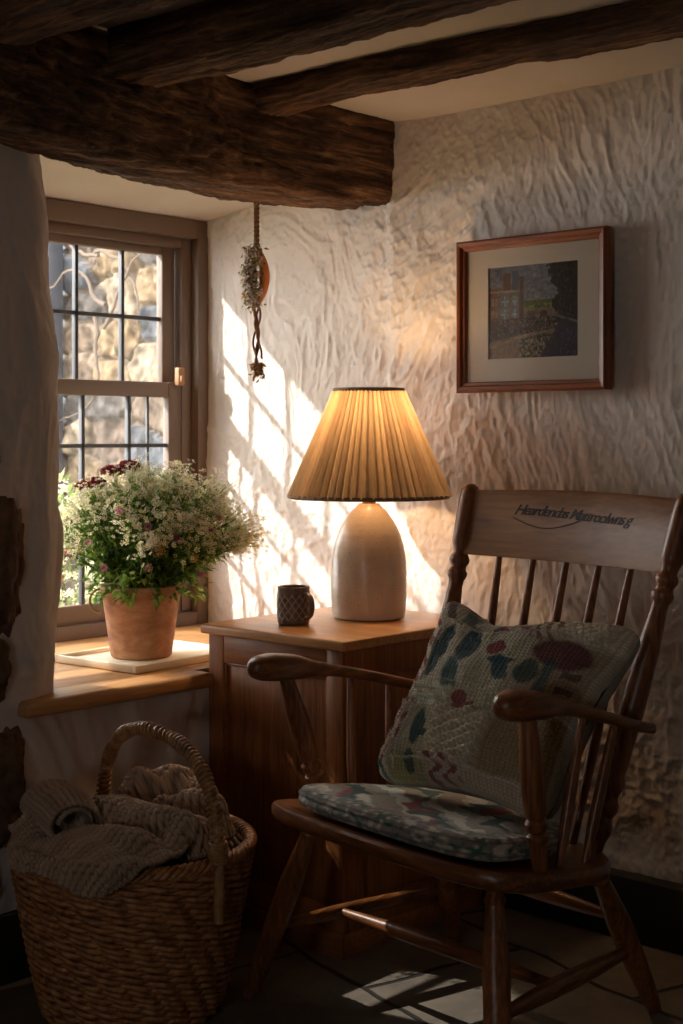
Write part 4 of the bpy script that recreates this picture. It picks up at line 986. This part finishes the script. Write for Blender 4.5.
# ------------------------------------------------------------------ basket and blanket
BC = Vector((-2.336, 1.931, 0)); HB = .338
def BP(a_, b_, z): return BC + rt*a_ + fd*b_ + Vector((0, 0, z))
bask = thing('wicker_basket', 'tall round brown wicker basket with an arched wrapped handle beside the cabinet', 'basket', (BC.x, BC.y, 0))
rB = lambda z: .172 + .072 * (min(max(z, 0), HB) / HB) ** .75
wk = MB(); ns = 26
rows = np.arange(.012, HB - .005, .0150)
for ri, z in enumerate(rows):
    for sd in (0, 1):
        m_ = 260; pts = []
        for k in range(m_):
            t = 2*PI*k/m_; ph = ns*t/2 + sd*PI + ri*.55
            rr = rB(z) + .0068*math.sin(ph) + random.uniform(-.0006, .0006); zz_ = z + .0042*math.cos(ph) + .002*math.sin(3*t + ri)
            pts.append((rr*math.cos(t), rr*math.sin(t), zz_))
        A_ = np.array(pts); sgm = 6; P = np.zeros((m_, sgm, 3)); tt = np.arctan2(A_[:,1], A_[:,0])
        for j in range(sgm):
            q = 2*PI*j/sgm; P[:, j, 0] = A_[:,0] + np.cos(tt)*.0052*math.cos(q); P[:, j, 1] = A_[:,1] + np.sin(tt)*.0052*math.cos(q); P[:, j, 2] = A_[:,2] + .0062*math.sin(q)
        P[..., 0] += BC.x; P[..., 1] += BC.y; wk.arr(P, True, True)
wk.build('woven_body', M['wicker'], bask, auto=0)
st_ = MB()
for k in range(ns*2):
    t = 2*PI*k/(ns*2); st_.tube([(BC.x + (rB(z)-.002)*math.cos(t), BC.y + (rB(z)-.002)*math.sin(t), z) for z in (.004, .1, .2, HB)], .0042, 6)
st_.lathe((BC.x, BC.y, .003), (BC.x, BC.y, .012), [(0, .17), (1, .17)], 40); st_.build('stakes', M['wicker'], bask)
rm = MB()
for k in range(4):
    m_ = 400; pts = []
    for i in range(m_):
        t = 2*PI*i/m_; ph = t*22 + k*PI/2; rr = .243 + .0085*math.cos(ph); pts.append((BC.x + rr*math.cos(t), BC.y + rr*math.sin(t), HB + .004 + .0085*math.sin(ph)))
    rm.tube(pts + [pts[0]], .0062, 6, False)
rm.build('rim', M['wicker'], bask, auto=0)
E1, E2 = (-.098, .215), (.190, -.158)
def hpath(n=120):
    out = []
    for t in np.linspace(-.16, 1.16, n):
        if t < 0: p = (E1[0], E1[1], HB + t*.7)
        elif t > 1: p = (E2[0]*1.01, E2[1]*1.01, HB - (t-1)*.7)
        else:
            a_ = PI*t; s_ = (1 - math.copysign(abs(math.cos(a_))**.8, math.cos(a_)))/2; p = (E1[0] + (E2[0]-E1[0])*s_, E1[1] + (E2[1]-E1[1])*s_, HB + .225*math.sin(a_)**.75)
        out.append(BP(*p))
    return out
hp = hpath()
MB().tube(hp, .0105, 12).build('handle_core', M['cane'], bask)
hw = MB(); n = len(hp); T = [(hp[min(i+1, n-1)] - hp[max(i-1, 0)]).normalized() for i in range(n)]
turns = 62; steps = turns*14; side0 = Vector((0, 0, 1)).cross(hp[-1]-hp[0]).normalized()
wpts = []
for i in range(steps):
    f_ = i/(steps-1)*(n-1)*.74 + (n-1)*.13; k = int(f_); r_ = f_-k; p = hp[k].lerp(hp[min(k+1, n-1)], r_); t_ = T[k]; nn = side0; bb = t_.cross(nn).normalized(); a_ = 2*PI*turns*i/(steps-1)
    rr = .0125 + .0012*math.sin(i*.05); wpts.append(p + nn*math.cos(a_)*rr + bb*math.sin(a_)*rr)
hw.tube(wpts, .0034, 6)
for e, sgn in ((int(n*.14), 1), (int(n*.86), -1)):
    for tt in range(7):
        p = hp[e] + T[e]*(tt-3)*.006; nn = side0; bb = T[e].cross(nn).normalized()
        hw.tube([p + (nn*math.cos(q) + bb*math.sin(q))*.0175 for q in np.linspace(0, 2*PI, 18)], .004, 6, False)
hw.build('handle_wrapping', M['cane'], bask, auto=0)

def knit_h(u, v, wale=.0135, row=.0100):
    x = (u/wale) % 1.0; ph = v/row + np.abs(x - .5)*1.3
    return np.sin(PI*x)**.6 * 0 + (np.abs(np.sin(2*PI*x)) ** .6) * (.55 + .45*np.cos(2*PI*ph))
def blanket():
    na, nr = 900, 330
    A, Rr = np.meshgrid(np.linspace(0, 2*PI, na, endpoint=False), np.linspace(0, 1, nr), indexing='ij')
    ang = (A + PI) % (2*PI) - PI          # 0 = right, -pi/2 = towards the camera
    def lobe(c0, w): d = (ang - c0 + PI) % (2*PI) - PI; return np.exp(-(d/w)**2)
    drape = .105*lobe(-1.72, .42) + .070*lobe(-2.4, .4) + .055*lobe(PI, .35) + .030*lobe(-1.15, .22)
    rmax = .200 + drape + .012*np.sin(A*7)*.6 + .008*lobe(.45, .45)
    s = Rr * rmax; over = np.clip(s - .235, 0, 1); tuck = .0
    rad_ = np.where(over > 0, .235 + np.minimum(over, .034) * .95 + np.clip(over-.034, 0, 1)*.05, s); a_ = rad_*np.cos(A); b_ = rad_*np.sin(A)
    def ridge(a0, b0, a1, b1, h, w):
        dx, dy = a1-a0, b1-b0; L2 = dx*dx+dy*dy; t = np.clip(((a_-a0)*dx + (b_-b0)*dy)/L2, 0, 1); d = np.hypot(a_-a0-dx*t, b_-b0-dy*t); return h*np.exp(-(d/w)**2)
    wz = fbm(a_*9, b_*9, 0, 2, 601)*.02
    z = .362 + .018*np.cos(s/.23*PI/2)
    z = z + np.maximum.reduce([ridge(-.19, -.05, -.02, -.03, .055, .05), ridge(-.02, -.03, .12, -.10, .050, .055), ridge(.0, .11, .10, .15, .085, .045), ridge(.10, .15, .20, .10, .070, .055), ridge(.06, .03, .19, .02, .055, .028), ridge(-.10, -.14, .03, -.17, .030, .045)])
    z = z - ridge(-.06, .05, .08, .055, .030, .022) - ridge(.10, .075, .2, .06, .030, .016) - ridge(-.1, -.1, .08, -.125, .018, .014)
    z = z + np.sin((a_*.5 + b_*.9)*85 + wz*90)*.006*sst(.02, .1, s)
    edge_in = sst(.180, .205, s) * (drape < .008)
    z = np.where(drape < .008, z*(1-edge_in) + .345*edge_in, z)
    zr = .366 + (z - .366)*sst(.30, .19, s)
    z = np.where(s > .19, zr, z); z = z - np.clip(over - .022, 0, 1)*1.0
    P = np.stack([BC.x + rt.x*a_ + fd.x*b_, BC.y + rt.y*a_ + fd.y*b_, z], -1)
    nn = gnormals(P); nn[nn[..., 2] < 0] *= np.where(True, 1, 1); 
    if nn[..., 2].mean() < 0: nn = -nn
    uu = s*np.cos(A)*.9 + s*np.sin(A)*.43 + z*.3; vv = -s*np.cos(A)*.43 + s*np.sin(A)*.9 - z*.5
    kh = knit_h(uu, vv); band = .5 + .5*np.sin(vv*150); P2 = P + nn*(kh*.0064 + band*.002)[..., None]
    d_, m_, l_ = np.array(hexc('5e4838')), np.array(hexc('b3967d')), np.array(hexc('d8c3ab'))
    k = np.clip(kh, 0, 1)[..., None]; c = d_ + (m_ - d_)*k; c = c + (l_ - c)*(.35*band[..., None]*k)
    V = P2.reshape(-1, 3); F = gfaces(na, nr, True, False); 
    # rolled end on the left: a spiral of the same cloth
    ni, nj = 620, 150; I, J = np.meshgrid(np.linspace(0, 1, ni), np.linspace(0, 1, nj), indexing='ij')
    th = -.5 + I*PI*2*1.55; r_ = .058 - .030*I + .0*J; lx = r_*np.cos(th)*1.05; lz = r_*np.sin(th)*.80; ax = (J-.5)*.20
    tl = 1 + .0*ax; sc = 1 - .25*np.abs(J-.5)**2*4*.6
    ca_, sa_ = math.cos(.5), math.sin(.5); cx_, cy_ = -.150, -.035
    aa = cx_ + lx*sc*ca_ - ax*sa_*1.0; bb = cy_ + ax*ca_ + lx*sc*sa_; zz_ = .408 + lz*sc + .012*np.sin(J*PI) + fbm(I*4, J*4, 0, 2, 7)*.006
    Q = np.stack([BC.x + rt.x*aa + fd.x*bb, BC.y + rt.y*aa + fd.y*bb, zz_], -1); qn = gnormals(Q)
    rad_v = np.stack([Q[..., 0] - (BC.x + rt.x*cx_ + fd.x*cy_), Q[..., 1] - (BC.y + rt.y*cx_ + fd.y*cy_), zz_ - .408], -1)
    if (qn*rad_v).sum(-1).mean() < 0: qn = -qn
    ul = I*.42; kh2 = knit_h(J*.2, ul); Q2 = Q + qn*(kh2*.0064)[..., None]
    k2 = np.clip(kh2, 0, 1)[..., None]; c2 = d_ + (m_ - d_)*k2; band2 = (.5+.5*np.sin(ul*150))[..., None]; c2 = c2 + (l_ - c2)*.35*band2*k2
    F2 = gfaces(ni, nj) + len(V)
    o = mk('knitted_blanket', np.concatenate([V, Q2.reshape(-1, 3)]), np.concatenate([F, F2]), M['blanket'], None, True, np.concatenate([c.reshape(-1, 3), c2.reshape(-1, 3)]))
    m = o.modifiers.new('thickness', 'SOLIDIFY'); m.thickness = .007; m.offset = 0
    tag(o, 'chunky grey-brown knitted blanket bundled in the wicker basket', 'blanket')
blanket()

# ------------------------------------------------------------------ lights
def area(name, loc, rot, sx, sy, energy=1, portal=False, color=(1,1,1)):
    l = bpy.data.lights.new(name, 'AREA'); l.shape = 'RECTANGLE'; l.size = sx; l.size_y = sy; l.energy = energy; l.color = color
    if portal: l.cycles.is_portal = True
    o = bpy.data.objects.new(name, l); COL.objects.link(o); o.location = loc; o.rotation_euler = rot; return o
area('window_portal', (-3.48, 2.40, 1.22), (0, -PI/2, 0), 1.3, 1.3, portal=True)
area('window_portal', (-.42, -1.72, 1.12), (PI/2, 0, 0), .7, .7, portal=True)
sun = bpy.data.lights.new('sun', 'SUN'); sun.energy = 6.8; sun.angle = .018; sun.color = (1, .95, .885)
so = bpy.data.objects.new('sun', sun); COL.objects.link(so); so.rotation_euler = Vector((1, 1.1, -.88)).to_track_quat('-Z', 'Y').to_euler(); so.location = (-6, -2, 5)
sp = bpy.data.lights.new('floor_patch_spot', 'SPOT'); sp.energy = 1700; sp.color = (1, .93, .84); sp.shadow_soft_size = .012  # added outdoor spot that throws the bright patches onto the floor
tgt = Vector((-2.05, 2.28, 0)); src = tgt + Vector((-4, -1.0, 4.5)); sp.spot_size = math.radians(5.2); sp.spot_blend = .05
po = bpy.data.objects.new('floor_patch_spot', sp); COL.objects.link(po); po.location = src; po.rotation_euler = (tgt - src).to_track_quat('-Z', 'Y').to_euler()
w = bpy.data.worlds.new('World'); bpy.context.scene.world = w; w.use_nodes = True
bg = w.node_tree.nodes['Background']; bg.inputs[0].default_value = (1.0, .955, .92, 1); bg.inputs[1].default_value = 8.5

# ------------------------------------------------------------------ camera
cam = bpy.data.cameras.new('camera'); co_ = bpy.data.objects.new('camera', cam); COL.objects.link(co_)
cam.sensor_fit = 'VERTICAL'; cam.sensor_height = 36.0; cam.lens = 1443 / 1024 * 36.0
co_.location = (0, 0, 1.186); fwd = Vector((-.6718, .7407, 0)); co_.rotation_euler = fwd.to_track_quat('-Z', 'Y').to_euler()
cam.shift_y = -(512 - 435) / 1024
cam.dof.use_dof = True; cam.dof.focus_distance = 3.1; cam.dof.aperture_fstop = 8
sc = bpy.context.scene; sc.camera = co_
sc.view_settings.view_transform = 'Standard'; sc.view_settings.look = 'None'; sc.view_settings.exposure = 0.2; sc.view_settings.gamma = 1; sc.view_settings.use_curve_mapping = False
sc.cycles.max_bounces = 10; sc.cycles.diffuse_bounces = 6; sc.cycles.transparent_max_bounces = 12
sc.cycles.use_denoising = True; sc.cycles.sample_clamp_indirect = 6.0; sc.cycles.caustics_reflective = False; sc.cycles.caustics_refractive = False
